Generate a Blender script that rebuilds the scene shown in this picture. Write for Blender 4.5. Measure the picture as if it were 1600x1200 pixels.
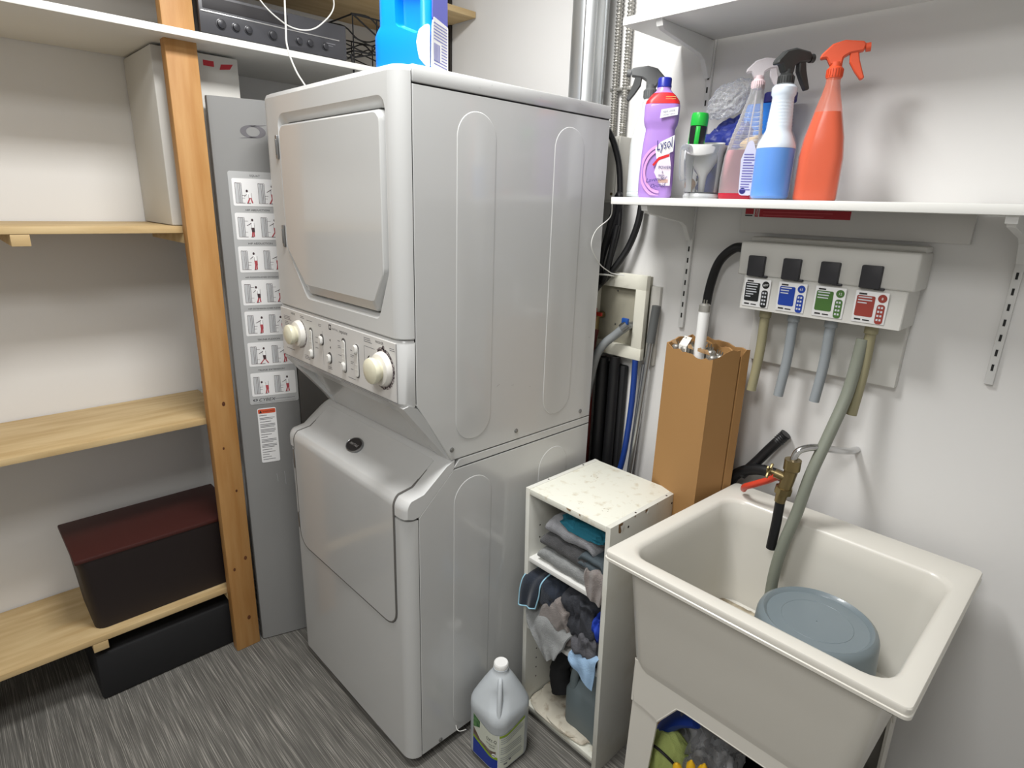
import bpy, bmesh, math, random
from mathutils import Vector, Matrix, noise
PI = math.pi
R = math.radians
random.seed(7)
SC = bpy.context.scene
COL = SC.collection
for o in list(bpy.data.objects):
    bpy.data.objects.remove(o)

# ------------------------------------------------------------------ camera
cd = bpy.data.cameras.new('camera'); cam = bpy.data.objects.new('camera', cd); COL.objects.link(cam)
cam.location = (1.12775, -0.78042, 1.57186)
cam.rotation_euler = (1.27949, -0.0311, 0.80821)
cd.sensor_width = 36; cd.lens = 937.8/1600*36; cd.clip_start = 0.02
SC.camera = cam
# ------------------------------------------------------------------ world, lights, exposure
w = bpy.data.worlds.new('world'); SC.world = w; w.use_nodes = True
w.node_tree.nodes['Background'].inputs[0].default_value = (1, 1, 1, 1)
w.node_tree.nodes['Background'].inputs[1].default_value = 0.05
def area(name, loc, sx, sy, power, col=(1, .995, .98)):
    l = bpy.data.lights.new(name, 'AREA'); l.shape = 'RECTANGLE'; l.size = sx; l.size_y = sy
    l.energy = power; l.color = col
    o = bpy.data.objects.new(name, l); o.location = loc; COL.objects.link(o)
area('ceiling_lamp', (.12, -.16, 2.56), .30, .60, 24)
area('ceiling_lamp', (.95, -1.5, 2.56), .5, .9, 20)
SC.view_settings.view_transform = 'Standard'; SC.view_settings.look = 'None'
SC.view_settings.gamma = 1; SC.view_settings.use_curve_mapping = False
SC.view_settings.exposure = 0.42

# ------------------------------------------------------------------ materials
MATS = {}
def lin(c):
    f = lambda v: v/12.92 if v <= .04045 else ((v+.055)/1.055)**2.4
    return tuple(f(v/255) for v in c)
def mat(name, rgb, rough=.5, metal=0, coat=0, alpha=1, trans=0, ior=1.45, var=0, vscale=8, bump=0, bscale=60, rgb2=None, stretch=(1, 1, 1), thr=(.35, .65), emit=0, sheen=0):
    """rgb in 0-255 sRGB; var mixes towards rgb2 (or a darker tone) by noise; bump adds fine relief"""
    if name in MATS: return MATS[name]
    m = bpy.data.materials.new(name); m.use_nodes = True; nt = m.node_tree; p = nt.nodes['Principled BSDF']
    c = lin(rgb); p.inputs['Base Color'].default_value = (*c, 1); p.inputs['Roughness'].default_value = rough
    p.inputs['Metallic'].default_value = metal; p.inputs['Coat Weight'].default_value = coat
    p.inputs['Coat Roughness'].default_value = .08
    p.inputs['Alpha'].default_value = alpha; p.inputs['Transmission Weight'].default_value = trans; p.inputs['IOR'].default_value = ior
    p.inputs['Sheen Weight'].default_value = sheen
    if emit:
        p.inputs['Emission Color'].default_value = (*c, 1); p.inputs['Emission Strength'].default_value = emit
    if var or bump:
        tc = nt.nodes.new('ShaderNodeTexCoord'); mp = nt.nodes.new('ShaderNodeMapping'); mp.inputs['Scale'].default_value = stretch
        nt.links.new(tc.outputs['Object'], mp.inputs[0])
        if var:
            n = nt.nodes.new('ShaderNodeTexNoise'); n.inputs['Scale'].default_value = vscale; n.inputs['Detail'].default_value = 5
            nt.links.new(mp.outputs[0], n.inputs['Vector'])
            r = nt.nodes.new('ShaderNodeMapRange'); r.inputs[1].default_value = thr[0]; r.inputs[2].default_value = thr[1]
            r.inputs[4].default_value = var; nt.links.new(n.outputs[0], r.inputs[0])
            mx = nt.nodes.new('ShaderNodeMix'); mx.data_type = 'RGBA'
            mx.inputs[6].default_value = (*c, 1); c2 = lin(rgb2) if rgb2 else tuple(v*.55 for v in c)
            mx.inputs[7].default_value = (*c2, 1)
            nt.links.new(r.outputs[0], mx.inputs[0]); nt.links.new(mx.outputs[2], p.inputs['Base Color'])
        if bump:
            n2 = nt.nodes.new('ShaderNodeTexNoise'); n2.inputs['Scale'].default_value = bscale; n2.inputs['Detail'].default_value = 4
            nt.links.new(mp.outputs[0], n2.inputs['Vector'])
            b = nt.nodes.new('ShaderNodeBump'); b.inputs['Strength'].default_value = bump; b.inputs['Distance'].default_value = .004
            nt.links.new(n2.outputs[0], b.inputs['Height']); nt.links.new(b.outputs[0], p.inputs['Normal'])
    MATS[name] = m; return m
def clear(name, rgb, tint=.12, rough=.05):
    """thin clear plastic: mostly transparent, glossy towards grazing angles"""
    m = bpy.data.materials.new(name); m.use_nodes = True; nt = m.node_tree
    for n in list(nt.nodes): nt.nodes.remove(n)
    out = nt.nodes.new('ShaderNodeOutputMaterial'); tr = nt.nodes.new('ShaderNodeBsdfTransparent')
    p = nt.nodes.new('ShaderNodeBsdfPrincipled'); p.inputs['Base Color'].default_value = (*lin(rgb), 1); p.inputs['Roughness'].default_value = rough
    fr = nt.nodes.new('ShaderNodeFresnel'); fr.inputs[0].default_value = 1.5
    ad = nt.nodes.new('ShaderNodeMath'); ad.operation = 'ADD'; ad.use_clamp = True; ad.inputs[1].default_value = tint
    mx = nt.nodes.new('ShaderNodeMixShader')
    nt.links.new(fr.outputs[0], ad.inputs[0]); nt.links.new(ad.outputs[0], mx.inputs[0])
    nt.links.new(tr.outputs[0], mx.inputs[1]); nt.links.new(p.outputs[0], mx.inputs[2]); nt.links.new(mx.outputs[0], out.inputs[0])
    MATS[name] = m; return m

# ------------------------------------------------------------------ objects
WM = {}
def thing(name, label, cat, loc=(0, 0, 0), rz=0, group=None, rot=None):
    o = bpy.data.objects.new(name, None); o.empty_display_size = .05; COL.objects.link(o)
    o.location = loc; o.rotation_euler = rot if rot else (0, 0, rz); o['label'] = label; o['category'] = cat
    if group: o['group'] = group
    WM[o] = Matrix.Translation(loc) @ o.rotation_euler.to_matrix().to_4x4()
    return o
def B(): return bmesh.new()
def finish(o, parent):
    if parent is not None:
        o.parent = parent; WM[o] = WM.get(parent, Matrix())
    else: WM[o] = Matrix()
def obj(name, bm, m, parent=None, world=True, smooth=35, label=None):
    """world=True: the verts are in world space and are taken into the parent's frame"""
    me = bpy.data.meshes.new(name)
    if bm.faces: bmesh.ops.recalc_face_normals(bm, faces=bm.faces[:])
    bm.to_mesh(me); bm.free()
    if world and parent is not None: me.transform(WM[parent].inverted())
    for mm in (m if isinstance(m, (list, tuple)) else [m]): me.materials.append(mm)
    if smooth: me.shade_smooth(); me.set_sharp_from_angle(angle=R(smooth))
    o = bpy.data.objects.new(name, me); COL.objects.link(o); finish(o, parent)
    if label: o['label'] = label
    return o
def tag(o, label, cat, group=None):
    o['label'] = label; o['category'] = cat
    if group: o['group'] = group
    return o
def struct(name, bm, m, parent=None, smooth=30):
    o = obj(name, bm, m, parent, smooth=smooth); 
    if parent is None: o['kind'] = 'structure'
    return o
def stuff(o): o['kind'] = 'stuff'; return o
def dup(root, loc, rz=None, label=None, group=None):
    r = root.copy(); COL.objects.link(r); r.location = loc
    if rz is not None: r.rotation_euler = (0, 0, rz)
    if label: r['label'] = label
    if group: r['group'] = group
    for ch in root.children:
        k = ch.copy(); COL.objects.link(k); k.parent = r
        for g in ch.children:
            d = g.copy(); COL.objects.link(d); d.parent = k
    return r

# ------------------------------------------------------------------ shapes
def xf(vs, M):
    if M is not None:
        for v in vs: v.co = M @ v.co
def box(bm, x0, x1, y0, y1, z0, z1, bev=0, seg=2, M=None, mi=0):
    vs = [bm.verts.new((x, y, z)) for z in (z0, z1) for y in (y0, y1) for x in (x0, x1)]
    fs = [bm.faces.new([vs[i] for i in q]) for q in ((0, 2, 3, 1), (4, 5, 7, 6), (0, 1, 5, 4), (2, 6, 7, 3), (0, 4, 6, 2), (1, 3, 7, 5))]
    for f in fs: f.material_index = mi
    if bev:
        es = list({e for f in fs for e in f.edges})
        r = bmesh.ops.bevel(bm, geom=es, offset=bev, segments=seg, affect='EDGES', profile=.5)
        if M is not None:
            vv = {v for f in r['faces'] for v in f.verts}; xf(vv, M)
    else: xf(vs, M)
    return bm
def ring_faces(bm, a, b, mi=0):
    n = len(a)
    for i in range(n):
        j = (i+1) % n
        try: f = bm.faces.new((a[i], a[j], b[j], b[i])); f.material_index = mi
        except ValueError: pass
def loft(bm, loops, cap0=True, cap1=True, M=None, mi=0, close=True):
    rs = []
    for L in loops:
        vs = [bm.verts.new(p) for p in L]; xf(vs, M); rs.append(vs)
    for a, b in zip(rs, rs[1:]):
        if close: ring_faces(bm, a, b, mi)
        else:
            for i in range(len(a)-1): bm.faces.new((a[i], a[i+1], b[i+1], b[i])).material_index = mi
    if cap0: bm.faces.new(rs[0][::-1]).material_index = mi
    if cap1: bm.faces.new(rs[-1]).material_index = mi
    return rs
def lathe(bm, prof, n=28, M=None, cap0=True, cap1=True, mi=0):
    return loft(bm, [[(r*math.cos(2*PI*i/n), r*math.sin(2*PI*i/n), z) for i in range(n)] for r, z in prof], cap0, cap1, M, mi)
def rpoly(pts, r, n=5):
    """2-D polygon with rounded corners; r is one radius or one per corner"""
    out = []; N = len(pts)
    for i, p in enumerate(pts):
        p = Vector(p); a = Vector(pts[i-1]); b = Vector(pts[(i+1) % N]); rr = r[i] if isinstance(r, (list, tuple)) else r
        u = (a-p).normalized(); v = (b-p).normalized(); ang = u.angle(v)
        t = min(rr/math.tan(ang/2), .49*(a-p).length, .49*(b-p).length); rr = t*math.tan(ang/2)
        c = p+(u+v).normalized()*(rr/math.sin(ang/2)); s = p+u*t-c; e = p+v*t-c
        A = math.atan2(s.y, s.x); D = math.atan2(e.y, e.x)-A
        while D > PI: D -= 2*PI
        while D < -PI: D += 2*PI
        for k in range(n): q = A+D*k/(n-1); out.append((c.x+rr*math.cos(q), c.y+rr*math.sin(q)))
    return out
def rrect(x0, x1, y0, y1, r, n=5): return rpoly([(x0, y0), (x1, y0), (x1, y1), (x0, y1)], r, n)
def at(pts, ax, v):
    """lift 2-D points into 3-D: the coordinate of axis ax is v"""
    if ax == 2: return [(a, b, v) for a, b in pts]
    if ax == 1: return [(a, v, b) for a, b in pts]
    return [(v, a, b) for a, b in pts]
def inset(pts, d):
    N = len(pts); out = []; c = Vector((sum(p[0] for p in pts)/N, sum(p[1] for p in pts)/N))
    ar = sum(pts[i-1][0]*pts[i][1]-pts[i][0]*pts[i-1][1] for i in range(N)); s = 1 if ar > 0 else -1
    for i in range(N):
        a = Vector(pts[i-1]); p = Vector(pts[i]); b = Vector(pts[(i+1) % N])
        u = (p-a); v = (b-p)
        if u.length < 1e-7: u = v
        if v.length < 1e-7: v = u
        n1 = Vector((-u.y, u.x)).normalized(); n2 = Vector((-v.y, v.x)).normalized(); n = n1+n2
        n = n/max(.4, n.length**2/2) if n.length > 1e-6 else n1
        q = p+n*d*s; out.append((q.x, q.y))
    return out
def prism(bm, pts, ax, a, b, bev=0, M=None, mi=0):
    """extrude a 2-D outline from a to b along axis ax, with a small chamfer"""
    if bev:
        s = 1 if b > a else -1; q = inset(pts, bev)
        L = [at(q, ax, a), at(pts, ax, a+s*bev), at(pts, ax, b-s*bev), at(q, ax, b)]
    else: L = [at(pts, ax, a), at(pts, ax, b)]
    loft(bm, L, M=M, mi=mi); return bm
def spline(pts, k=6, closed=False):
    P = [Vector(p) for p in pts]; out = []; N = len(P)
    for i in range(N if closed else N-1):
        if closed: p0, p1, p2, p3 = P[i-1], P[i], P[(i+1) % N], P[(i+2) % N]
        else: p0, p1, p2, p3 = P[max(i-1, 0)], P[i], P[i+1], P[min(i+2, N-1)]
        for j in range(k):
            t = j/k; out.append(.5*((2*p1)+(p2-p0)*t+(2*p0-5*p1+4*p2-p3)*t*t+(3*p1-p0-3*p2+p3)*t**3))
    if not closed: out.append(P[-1])
    return out
def tube(bm, pts, r, n=10, closed=False, M=None, mi=0, flat=1):
    P = [Vector(p) for p in pts]; N = len(P); rs = []; up = None
    for i in range(N):
        if closed: t = P[(i+1) % N]-P[i-1]
        else: t = P[min(i+1, N-1)]-P[max(i-1, 0)]
        t.normalize()
        if up is None: up = Vector((0, 0, 1)) if abs(t.z) < .9 else Vector((1, 0, 0))
        s = t.cross(up).normalized(); up = s.cross(t).normalized(); rad = r(i/(N-1)) if callable(r) else r
        vs = [bm.verts.new(P[i]+s*rad*math.cos(2*PI*k/n)+up*rad*flat*math.sin(2*PI*k/n)) for k in range(n)]
        rs.append(vs)
    for vs in rs: xf(vs, M)
    for a, b in zip(rs, rs[1:]): ring_faces(bm, a, b, mi)
    if closed: ring_faces(bm, rs[-1], rs[0], mi)
    else:
        bm.faces.new(rs[0][::-1]).material_index = mi; bm.faces.new(rs[-1]).material_index = mi
    return bm
def cyl(bm, p, q, r, n=16, mi=0, r2=None): 
    return tube(bm, [p, q], r if r2 is None else (lambda t: r+(r2-r)*t), n, mi=mi)
def ball(bm, c, r, sx=1, sy=1, sz=1, n=12, M=None):
    T = Matrix.Translation(c) @ Matrix.Diagonal((sx, sy, sz, 1))
    if M is not None: T = M @ T
    return bmesh.ops.create_uvsphere(bm, u_segments=n, v_segments=max(6, n//2+2), radius=r, matrix=T)
def frame(o, ex, ey):
    """matrix taking local x,y,z to the unit axes ex, ey, ex x ey at point o"""
    ex = Vector(ex).normalized(); ey = Vector(ey).normalized(); ez = ex.cross(ey)
    M = Matrix((ex, ey, ez)).transposed().to_4x4(); return Matrix.Translation(o) @ M
def text(name, s, size, m, parent, M, align='LEFT', sx=1, bend=None, shear=0, world=True, space=1, depth=0):
    cu = bpy.data.curves.new(name, 'FONT'); cu.body = s; cu.size = size; cu.align_x = align; cu.shear = shear
    cu.resolution_u = 2; cu.space_character = space; cu.extrude = depth
    tmp = bpy.data.objects.new('tmp', cu); me = bpy.data.meshes.new_from_object(tmp)
    bpy.data.objects.remove(tmp); bpy.data.curves.remove(cu)
    me.transform(Matrix.Diagonal((sx, 1, 1, 1)))
    if bend:
        for v in me.vertices: v.co = bend(v.co)
    me.transform(M)
    if world and parent is not None: me.transform(WM[parent].inverted())
    me.materials.clear(); me.materials.append(m); me.name = name
    o = bpy.data.objects.new(name, me); COL.objects.link(o); finish(o, parent); return o
def quad(bm, M, x0, x1, y0, y1, mi=0, z=0):
    vs = [bm.verts.new(M @ Vector(p)) for p in ((x0, y0, z), (x1, y0, z), (x1, y1, z), (x0, y1, z))]
    bm.faces.new(vs).material_index = mi
def patch(bm, M, pts, mi=0, z=0):
    bm.faces.new([bm.verts.new(M @ Vector((a, b, z))) for a, b in pts]).material_index = mi
def rough_up(bm, amp, scale, seed=0, fine=0):
    off = Vector((seed*7.3, seed*3.1, seed*5.7)); bm.normal_update()
    for v in bm.verts:
        n = noise.noise_vector((v.co+off)*scale); v.co += n*amp
        if fine: v.co += v.normal*fine*noise.noise((v.co+off)*scale*5)

# ------------------------------------------------------------------ common materials
white_paint = mat('wall_paint', (224, 223, 221), .5, var=.05, vscale=3, rgb2=(218, 216, 213), bump=.05, bscale=90)
appl = mat('appliance_enamel', (198, 199, 198), .22, coat=.5, var=.06, vscale=2.5, rgb2=(190, 190, 189))
appl2 = mat('appliance_plastic', (203, 204, 203), .3, coat=.25)
melamine = mat('white_melamine', (226, 226, 222), .4)
ink = mat('black_ink', (38, 36, 38), .6)
greyink = mat('grey_ink', (120, 120, 125), .6)
redink = mat('red_ink', (190, 45, 55), .6)
white_paper = mat('white_label', (232, 232, 232), .55)
dark = mat('dark_gap', (22, 22, 22), .8)
screwm = mat('screw_zinc', (140, 140, 138), .35, metal=.8)
blackrub = mat('black_rubber', (24, 24, 26), .45)
brass = mat('brass', (142, 126, 90), .35, metal=.9, var=.3, vscale=40)
steel = mat('bare_steel', (150, 152, 154), .3, metal=.9)
# ================================================================== the setting
X0, X1, Y0, Y1, ZC = -1.2, 2.3, -2.7, .82, 2.6
def wallbox(name, a, m=white_paint):
    b = B(); box(b, *a); return struct(name, b, m)
def carpet():
    m = bpy.data.materials.new('striated_carpet'); m.use_nodes = True; nt = m.node_tree; p = nt.nodes['Principled BSDF']
    p.inputs['Roughness'].default_value = .95; p.inputs['Specular IOR Level'].default_value = .15
    tc = nt.nodes.new('ShaderNodeTexCoord')
    def nz(sc, scale, det=3):
        mp = nt.nodes.new('ShaderNodeMapping'); mp.inputs['Scale'].default_value = sc; nt.links.new(tc.outputs['Object'], mp.inputs[0])
        n = nt.nodes.new('ShaderNodeTexNoise'); n.inputs['Scale'].default_value = scale; n.inputs['Detail'].default_value = det
        nt.links.new(mp.outputs[0], n.inputs['Vector']); return n
    n1 = nz((6, 430, 1), 1.0, 3); n2 = nz((1, 55, 1), 2.0, 3); n3 = nz((1, 1, 1), 5, 3)
    a = nt.nodes.new('ShaderNodeMath'); a.operation = 'MULTIPLY_ADD'; a.inputs[1].default_value = .35
    nt.links.new(n2.outputs[0], a.inputs[0]); nt.links.new(n1.outputs[0], a.inputs[2])
    rp = nt.nodes.new('ShaderNodeValToRGB'); e = rp.color_ramp.elements
    e[0].position = .48; e[0].color = (*lin((96, 94, 90)), 1); e[1].position = .92; e[1].color = (*lin((186, 182, 174)), 1)
    k = rp.color_ramp.elements.new(.70); k.color = (*lin((120, 118, 113)), 1)
    nt.links.new(a.outputs[0], rp.inputs[0])
    mx = nt.nodes.new('ShaderNodeMix'); mx.data_type = 'RGBA'; mx.blend_type = 'MULTIPLY'; mx.inputs[0].default_value = .35
    nt.links.new(rp.outputs[0], mx.inputs[6]); nt.links.new(n3.outputs[0], mx.inputs[7]); nt.links.new(mx.outputs[2], p.inputs['Base Color'])
    bp = nt.nodes.new('ShaderNodeBump'); bp.inputs['Strength'].default_value = .6; bp.inputs['Distance'].default_value = .002
    nt.links.new(n1.outputs[0], bp.inputs['Height']); nt.links.new(bp.outputs[0], p.inputs['Normal'])
    return m
wallbox('floor', (X0-.1, X1+.1, Y0-.1, Y1+.1, -.1, 0), carpet())
wallbox('ceiling', (X0-.1, X1+.1, Y0-.1, Y1+.1, ZC, ZC+.1))
wallbox('wall_back', (X0-.1, X1+.1, Y1, Y1+.1, 0, ZC))
wallbox('wall_left', (X0-.1, X0, Y0, Y1, 0, ZC))
wallbox('wall_right', (X1, X1+.1, Y0, Y1, 0, ZC))
wallbox('wall_front', (X0-.1, X1+.1, Y0-.1, Y0, 0, ZC))

# ================================================================== stacked washer and dryer
W = -.672; F = -.035; D = .667
wd = thing('washer_dryer', 'tall white stacked washer and dryer with two round cream dials', 'washing machine', (W/2, D/2, 0))
def U(y, rad=.035, front=F, n=7, x0=W, x1=0):
    """cabinet plan outline: flat back at y, rounded front corners"""
    pts = [(x0, y)]
    for k in range(n):
        a = PI+PI/2*k/(n-1); pts.append((x0+rad+rad*math.cos(a), front+rad+rad*math.sin(a)))
    for k in range(n):
        a = -PI/2+PI/2*k/(n-1); pts.append((x1-rad+rad*math.cos(a), front+rad+rad*math.sin(a)))
    pts.append((x1, y)); return pts
# upper steel cabinet: side profile prism, from behind the front moulding
prof_u = [(.0032, 1.102), (.109, .9318), (D, .9318), (D, 1.803), (.0032, 1.803)]
b = B(); prism(b, prof_u, 0, W, 0, .0015); obj('dryer_cabinet', b, appl, wd, smooth=20)
b = B(); box(b, W-.001, .0012, .0032, D, 1.8062, 1.84, .003, 2); obj('dryer_top', b, appl, wd)
b = B(); box(b, W+.004, -.002, .0003, D-.004, 1.10, 1.81); obj('joint_gap', b, dark, wd)
b = B(); box(b, W+.004, -.002, .0025, D-.004, .05, .80); obj('joint_gap', b, dark, wd)
# front moulding of the dryer with an opening for the door
ztop, zbot = 1.838, 1.268
door = [(-.463, 1.302), (-.093, 1.302), (-.045, 1.415), (-.045, 1.783), (-.572, 1.783), (-.572, 1.437)]
dr = [.03, .02, .05, .03, .03, .05]
hole = rpoly(door, dr, 6)
b = B()
outer = [(-.637, zbot), (-.035, zbot), (-.035, ztop-.012), (-.637, ztop-.012)]
ov = [b.verts.new((x, F, z)) for x, z in outer]; hv = [b.verts.new((x, F, z)) for x, z in hole]
es = [b.edges.new((ov[i], ov[(i+1) % 4])) for i in range(4)] + [b.edges.new((hv[i], hv[(i+1) % len(hv)])) for i in range(len(hv))]
bmesh.ops.triangle_fill(b, edges=es, use_beauty=True)
# bevelled walls of the opening, wide at top and bottom
inn = []
zc = 1.54
for x, z in hole:
    dz = .012 if z < 1.33 else (-.022 if z > 1.75 else 0); dx = .006*(1 if x < -.3 else -1)
    inn.append((x+dx, z+dz))
L1 = [b.verts.new((x, F+.016, z)) for x, z in inn]; L2 = [b.verts.new((x, F+.03, z)) for x, z in inn]
ring_faces(b, hv, L1); ring_faces(b, L1, L2); b.faces.new(L2)
for s, cx in ((1, -.035), (-1, -.637)):      # rounded vertical corners
    cols = []
    for k in range(8):
        a = PI/2*k/7; x = cx+s*.035*math.sin(a); y = F+.035-.035*math.cos(a)
        cols.append([b.verts.new((x, y, zbot)), b.verts.new((x, y, ztop-.012))])
    for p, q in zip(cols, cols[1:]): b.faces.new((p[0], q[0], q[1], p[1]))
o2 = U(0); o3 = U(.004, .035, F+.004, x0=W+.003, x1=-.003); o4 = U(.012, .03, F+.012, x0=W+.012, x1=-.012)
loft(b, [at(o2, 2, ztop-.012), at(o3, 2, ztop-.003), at(o4, 2, ztop+.001)], cap0=False, close=True)
loft(b, [at(U(.004, .035, F+.005, x0=W+.004, x1=-.004), 2, zbot-.005), at(o2, 2, zbot)], cap1=False, close=True)
obj('dryer_front', b, appl2, wd, smooth=28)
# door slab
b = B(); slab = inset(inn, .004)
q = []
for x, z in slab:
    dz = .022*min(1, max(0, (1.345-z)/.025)) if z < 1.345 else (-.004 if z > 1.74 else 0); q.append((x+.004*(1 if x < -.3 else -1), z+dz))
loft(b, [at(slab, 1, F+.022), at(slab, 1, F+.008), at(inset(slab, .002), 1, F+.003), at(q, 1, F-.004), at(inset(q, .003), 1, F-.0055)], cap0=False)
dd = obj('dryer_door', b, appl, wd, smooth=25)
for z in (1.70, 1.465):
    b = B(); box(b, -.586, -.574, F-.006, F+.01, z-.03, z+.03, .002); box(b, -.582, -.578, F-.008, F, z-.02, z+.02, .001)
    obj('hinge', b, steel, dd)
# control console
b = B()
loft(b, [at(U(.02, .03, F+.02, x0=W+.012, x1=-.012), 2, 1.094), at(U(.006, .035, F+.006, x0=W+.003, x1=-.003), 2, 1.099), at(U(0), 2, 1.11), at(U(0), 2, 1.252), at(U(.004, .035, F+.004, x0=W+.003, x1=-.003), 2, 1.262)], close=True)
con = obj('control_console', b, appl2, wd, smooth=28)
pan = mat('console_panel', (214, 213, 211), .35)
b = B(); box(b, -.645, -.024, F-.0015, F+.002, 1.112, 1.256, .0008, 1); obj('control_panel', b, pan, con)
PF = frame((0, F-.0017, 0), (1, 0, 0), (0, 0, 1))
b = B()
quad(b, PF, -.6455, -.0235, 1.1105, 1.1117); quad(b, PF, -.0235, -.022, 1.1105, 1.257); quad(b, PF, -.6, -.06, 1.1065, 1.1075)
quad(b, PF, -.385, -.384, 1.13, 1.225)
for z in (1.225, 1.14): quad(b, PF, -.165, -.115, z, z+.0012)
quad(b, PF, -.1655, -.1643, 1.14, 1.226)
for (x, z, wd_, n) in ((-.625, 1.232, .055, 3), (-.62, 1.215, .03, 3), (-.515, 1.246, .03, 2), (-.475, 1.24, .045, 1), (-.405, 1.24, .02, 2), (-.425, 1.2, .02, 1),
                     (-.43, 1.185, .018, 1), (-.43, 1.17, .018, 1), (-.3, 1.213, .018, 1), (-.3, 1.2, .018, 2), (-.3, 1.175, .018, 1), (-.3, 1.155, .018, 1), (-.235, 1.2, .016, 1),
                     (-.235, 1.188, .018, 2), (-.235, 1.17, .016, 2), (-.235, 1.15, .016, 1), (-.165, 1.246, .04, 3), (-.05, 1.24, .025, 2), (-.5, 1.135, .04, 3), (-.25, 1.125, .05, 1), (-.36, 1.13, .03, 2), (-.62, 1.135, .06, 1)):
    for k in range(n): quad(b, PF, x, x+wd_*random.uniform(.7, 1), z-k*.0045, z-k*.0045+.0016)
obj('panel_print', b, greyink, con)
text('panel_lettering', 'WASHER', .009, ink, con, PF @ Matrix.Translation((-.112, 1.243, 0)))
text('panel_lettering', 'DRYER', .009, ink, con, PF @ Matrix.Translation((-.575, 1.243, 0)))
text('panel_lettering', 'MAYTAG', .008, greyink, con, PF @ Matrix.Translation((-.328, 1.238, 0)))
text('panel_lettering', 'neptune', .013, ink, con, PF @ Matrix.Translation((-.29, 1.237, 0)), shear=.3)
b = B(); quad(b, PF, -.345, -.332, 1.236, 1.239); quad(b, PF, -.345, -.332, 1.247, 1.25); quad(b, PF, -.345, -.342, 1.236, 1.25); quad(b, PF, -.335, -.332, 1.236, 1.25); 
for z in (1.207, 1.187): patch(b, PF, [(-.345, z), (-.339, z-.004), (-.339, z+.004)])
for z, k in ((1.196, 0), (1.18, 1), (1.163, 2)):
    patch(b, PF, [(-.152, z), (-.146, z+.001), (-.14, z+.01), (-.147, z+.006)]); quad(b, PF, -.156, -.149, z-.004, z-.002)
obj('panel_symbol', b, ink, con)
cream = mat('cream_knob', (224, 220, 196), .35, coat=.2); creamw = mat('knob_skirt', (232, 229, 222), .35)
darkscale = mat('worn_dial_scale', (52, 40, 46), .7, var=.9, vscale=220, rgb2=(190, 182, 180), thr=(.45, .6))
def dial(x, z, rscale, rskirt, rcap, full):
    T = frame((x, F-.0018, z), (1, 0, 0), (0, 0, 1))
    b = B(); n = 40
    pts = []
    for k in range(n+1):
        a = (-2.2 if full else -1.7)+(4.3 if full else 3.0)*k/n
        pts.append((math.cos(a), math.sin(a)))
    for k in range(n):
        w_ = rscale*(.97+.06*random.random())
        patch(b, T, [(pts[k][0]*rskirt, pts[k][1]*rskirt), (pts[k][0]*w_, pts[k][1]*w_), (pts[k+1][0]*w_, pts[k+1][1]*w_), (pts[k+1][0]*rskirt, pts[k+1][1]*rskirt)])
    if full: patch(b, T, [(.004+.006*math.cos(q), rscale+.001+.006*math.sin(q)) for q in [2*PI*i/10 for i in range(10)]])
    obj('dial_scale', b, darkscale, con)
    b = B(); lathe(b, [(rskirt*1.02, 0), (rskirt, .006), (rskirt*.9, .013), (rcap*.98, .015)], 36, T); k = obj('knob', b, creamw, con)
    b = B(); lathe(b, [(rcap*.86, .0), (rcap*.86, .014), (rcap*.90, .020), (rcap*1.03, .024), (rcap*1.08, .030), (rcap*1.02, .036), (rcap*.8, .0395), (rcap*.45, .0415), (0.001, .042)], 32, T)
    obj('knob', b, cream, con)
dial(-.081, 1.184, .051, .042, .030, True)
dial(-.524, 1.194, .043, .038, .027, False)
def slot(x, z0, z1, zs, h=True):
    T = frame((x, F-.0018, 0), (1, 0, 0), (0, 0, 1))
    b = B(); prism(b, rrect(-.0100, .0100, z0, z1, .0095), 2, -.001, .0006, M=T); s = obj('switch_slot', b, mat('slot_shadow', (96, 94, 92), .6), con)
    if h:
        b = B(); prism(b, rrect(-.0082, .0082, z0+.003, z1-.006, .0078), 2, 0, .003, .001, M=T)
        for q in range(4): 
            zz = z0+(z1-z0)*(.25+.15*q); box(b, -.0066, .0066, zz-.0005, zz+.0005, .003, .0035, M=T)
        obj('slider_track', b, mat('slider_white', (222, 221, 217), .4), con)
    b = B(); prism(b, rrect(-.0092, .0092, zs-.012, zs+.012, .0085), 2, 0, .009, .003, M=T); obj('slider', b, mat('slider_white', (222, 221, 217), .4), con)
slot(-.452, 1.133, 1.223, 1.149); slot(-.267, 1.133, 1.226, 1.15); slot(-.202, 1.133, 1.222, 1.209)
for x, z in ((-.388, 1.2), (-.346, 1.157)): slot(x, z-.016, z+.016, z-.001, False)
# sloping underside below the console, with an inset panel
b = B()
def slope(t, off=0):
    """point (y, z) on the slope, t 0..1, off = depth into the machine"""
    y = -.028+.137*t; z = 1.098-.170*t; return (y+off*.78, z+off*.62)
n = [(0, 0), (.06, -.0), (.94, 0), (1, 0)]
P = lambda x, t, off=0: (x, *slope(t, off))
def sl_quad(b, x0, x1, t0, t1, o0=0, o1=0): b.faces.new([b.verts.new(P(x0, t0, o0)), b.verts.new(P(x1, t0, o0)), b.verts.new(P(x1, t1, o1)), b.verts.new(P(x0, t1, o1))])
loft(b, [[P(W+.012, 0), P(W+.004, 0, .006), P(W, .08, .02), P(W, 1, .02), P(W+.012, 1, .004)], [P(W+.06, .0), P(W+.06, 0, .006), P(W+.06, .08, .03), P(W+.06, 1, .03), P(W+.06, 1, 0)]])
loft(b, [[P(-.06, .0), P(-.06, 0, .006), P(-.06, .08, .03), P(-.06, 1, .03), P(-.06, 1, 0)], [P(-.012, 0), P(-.002, 0, .012), P(0, .1, .024), P(0, 1, .012), P(-.012, 1, .0)]])
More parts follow.
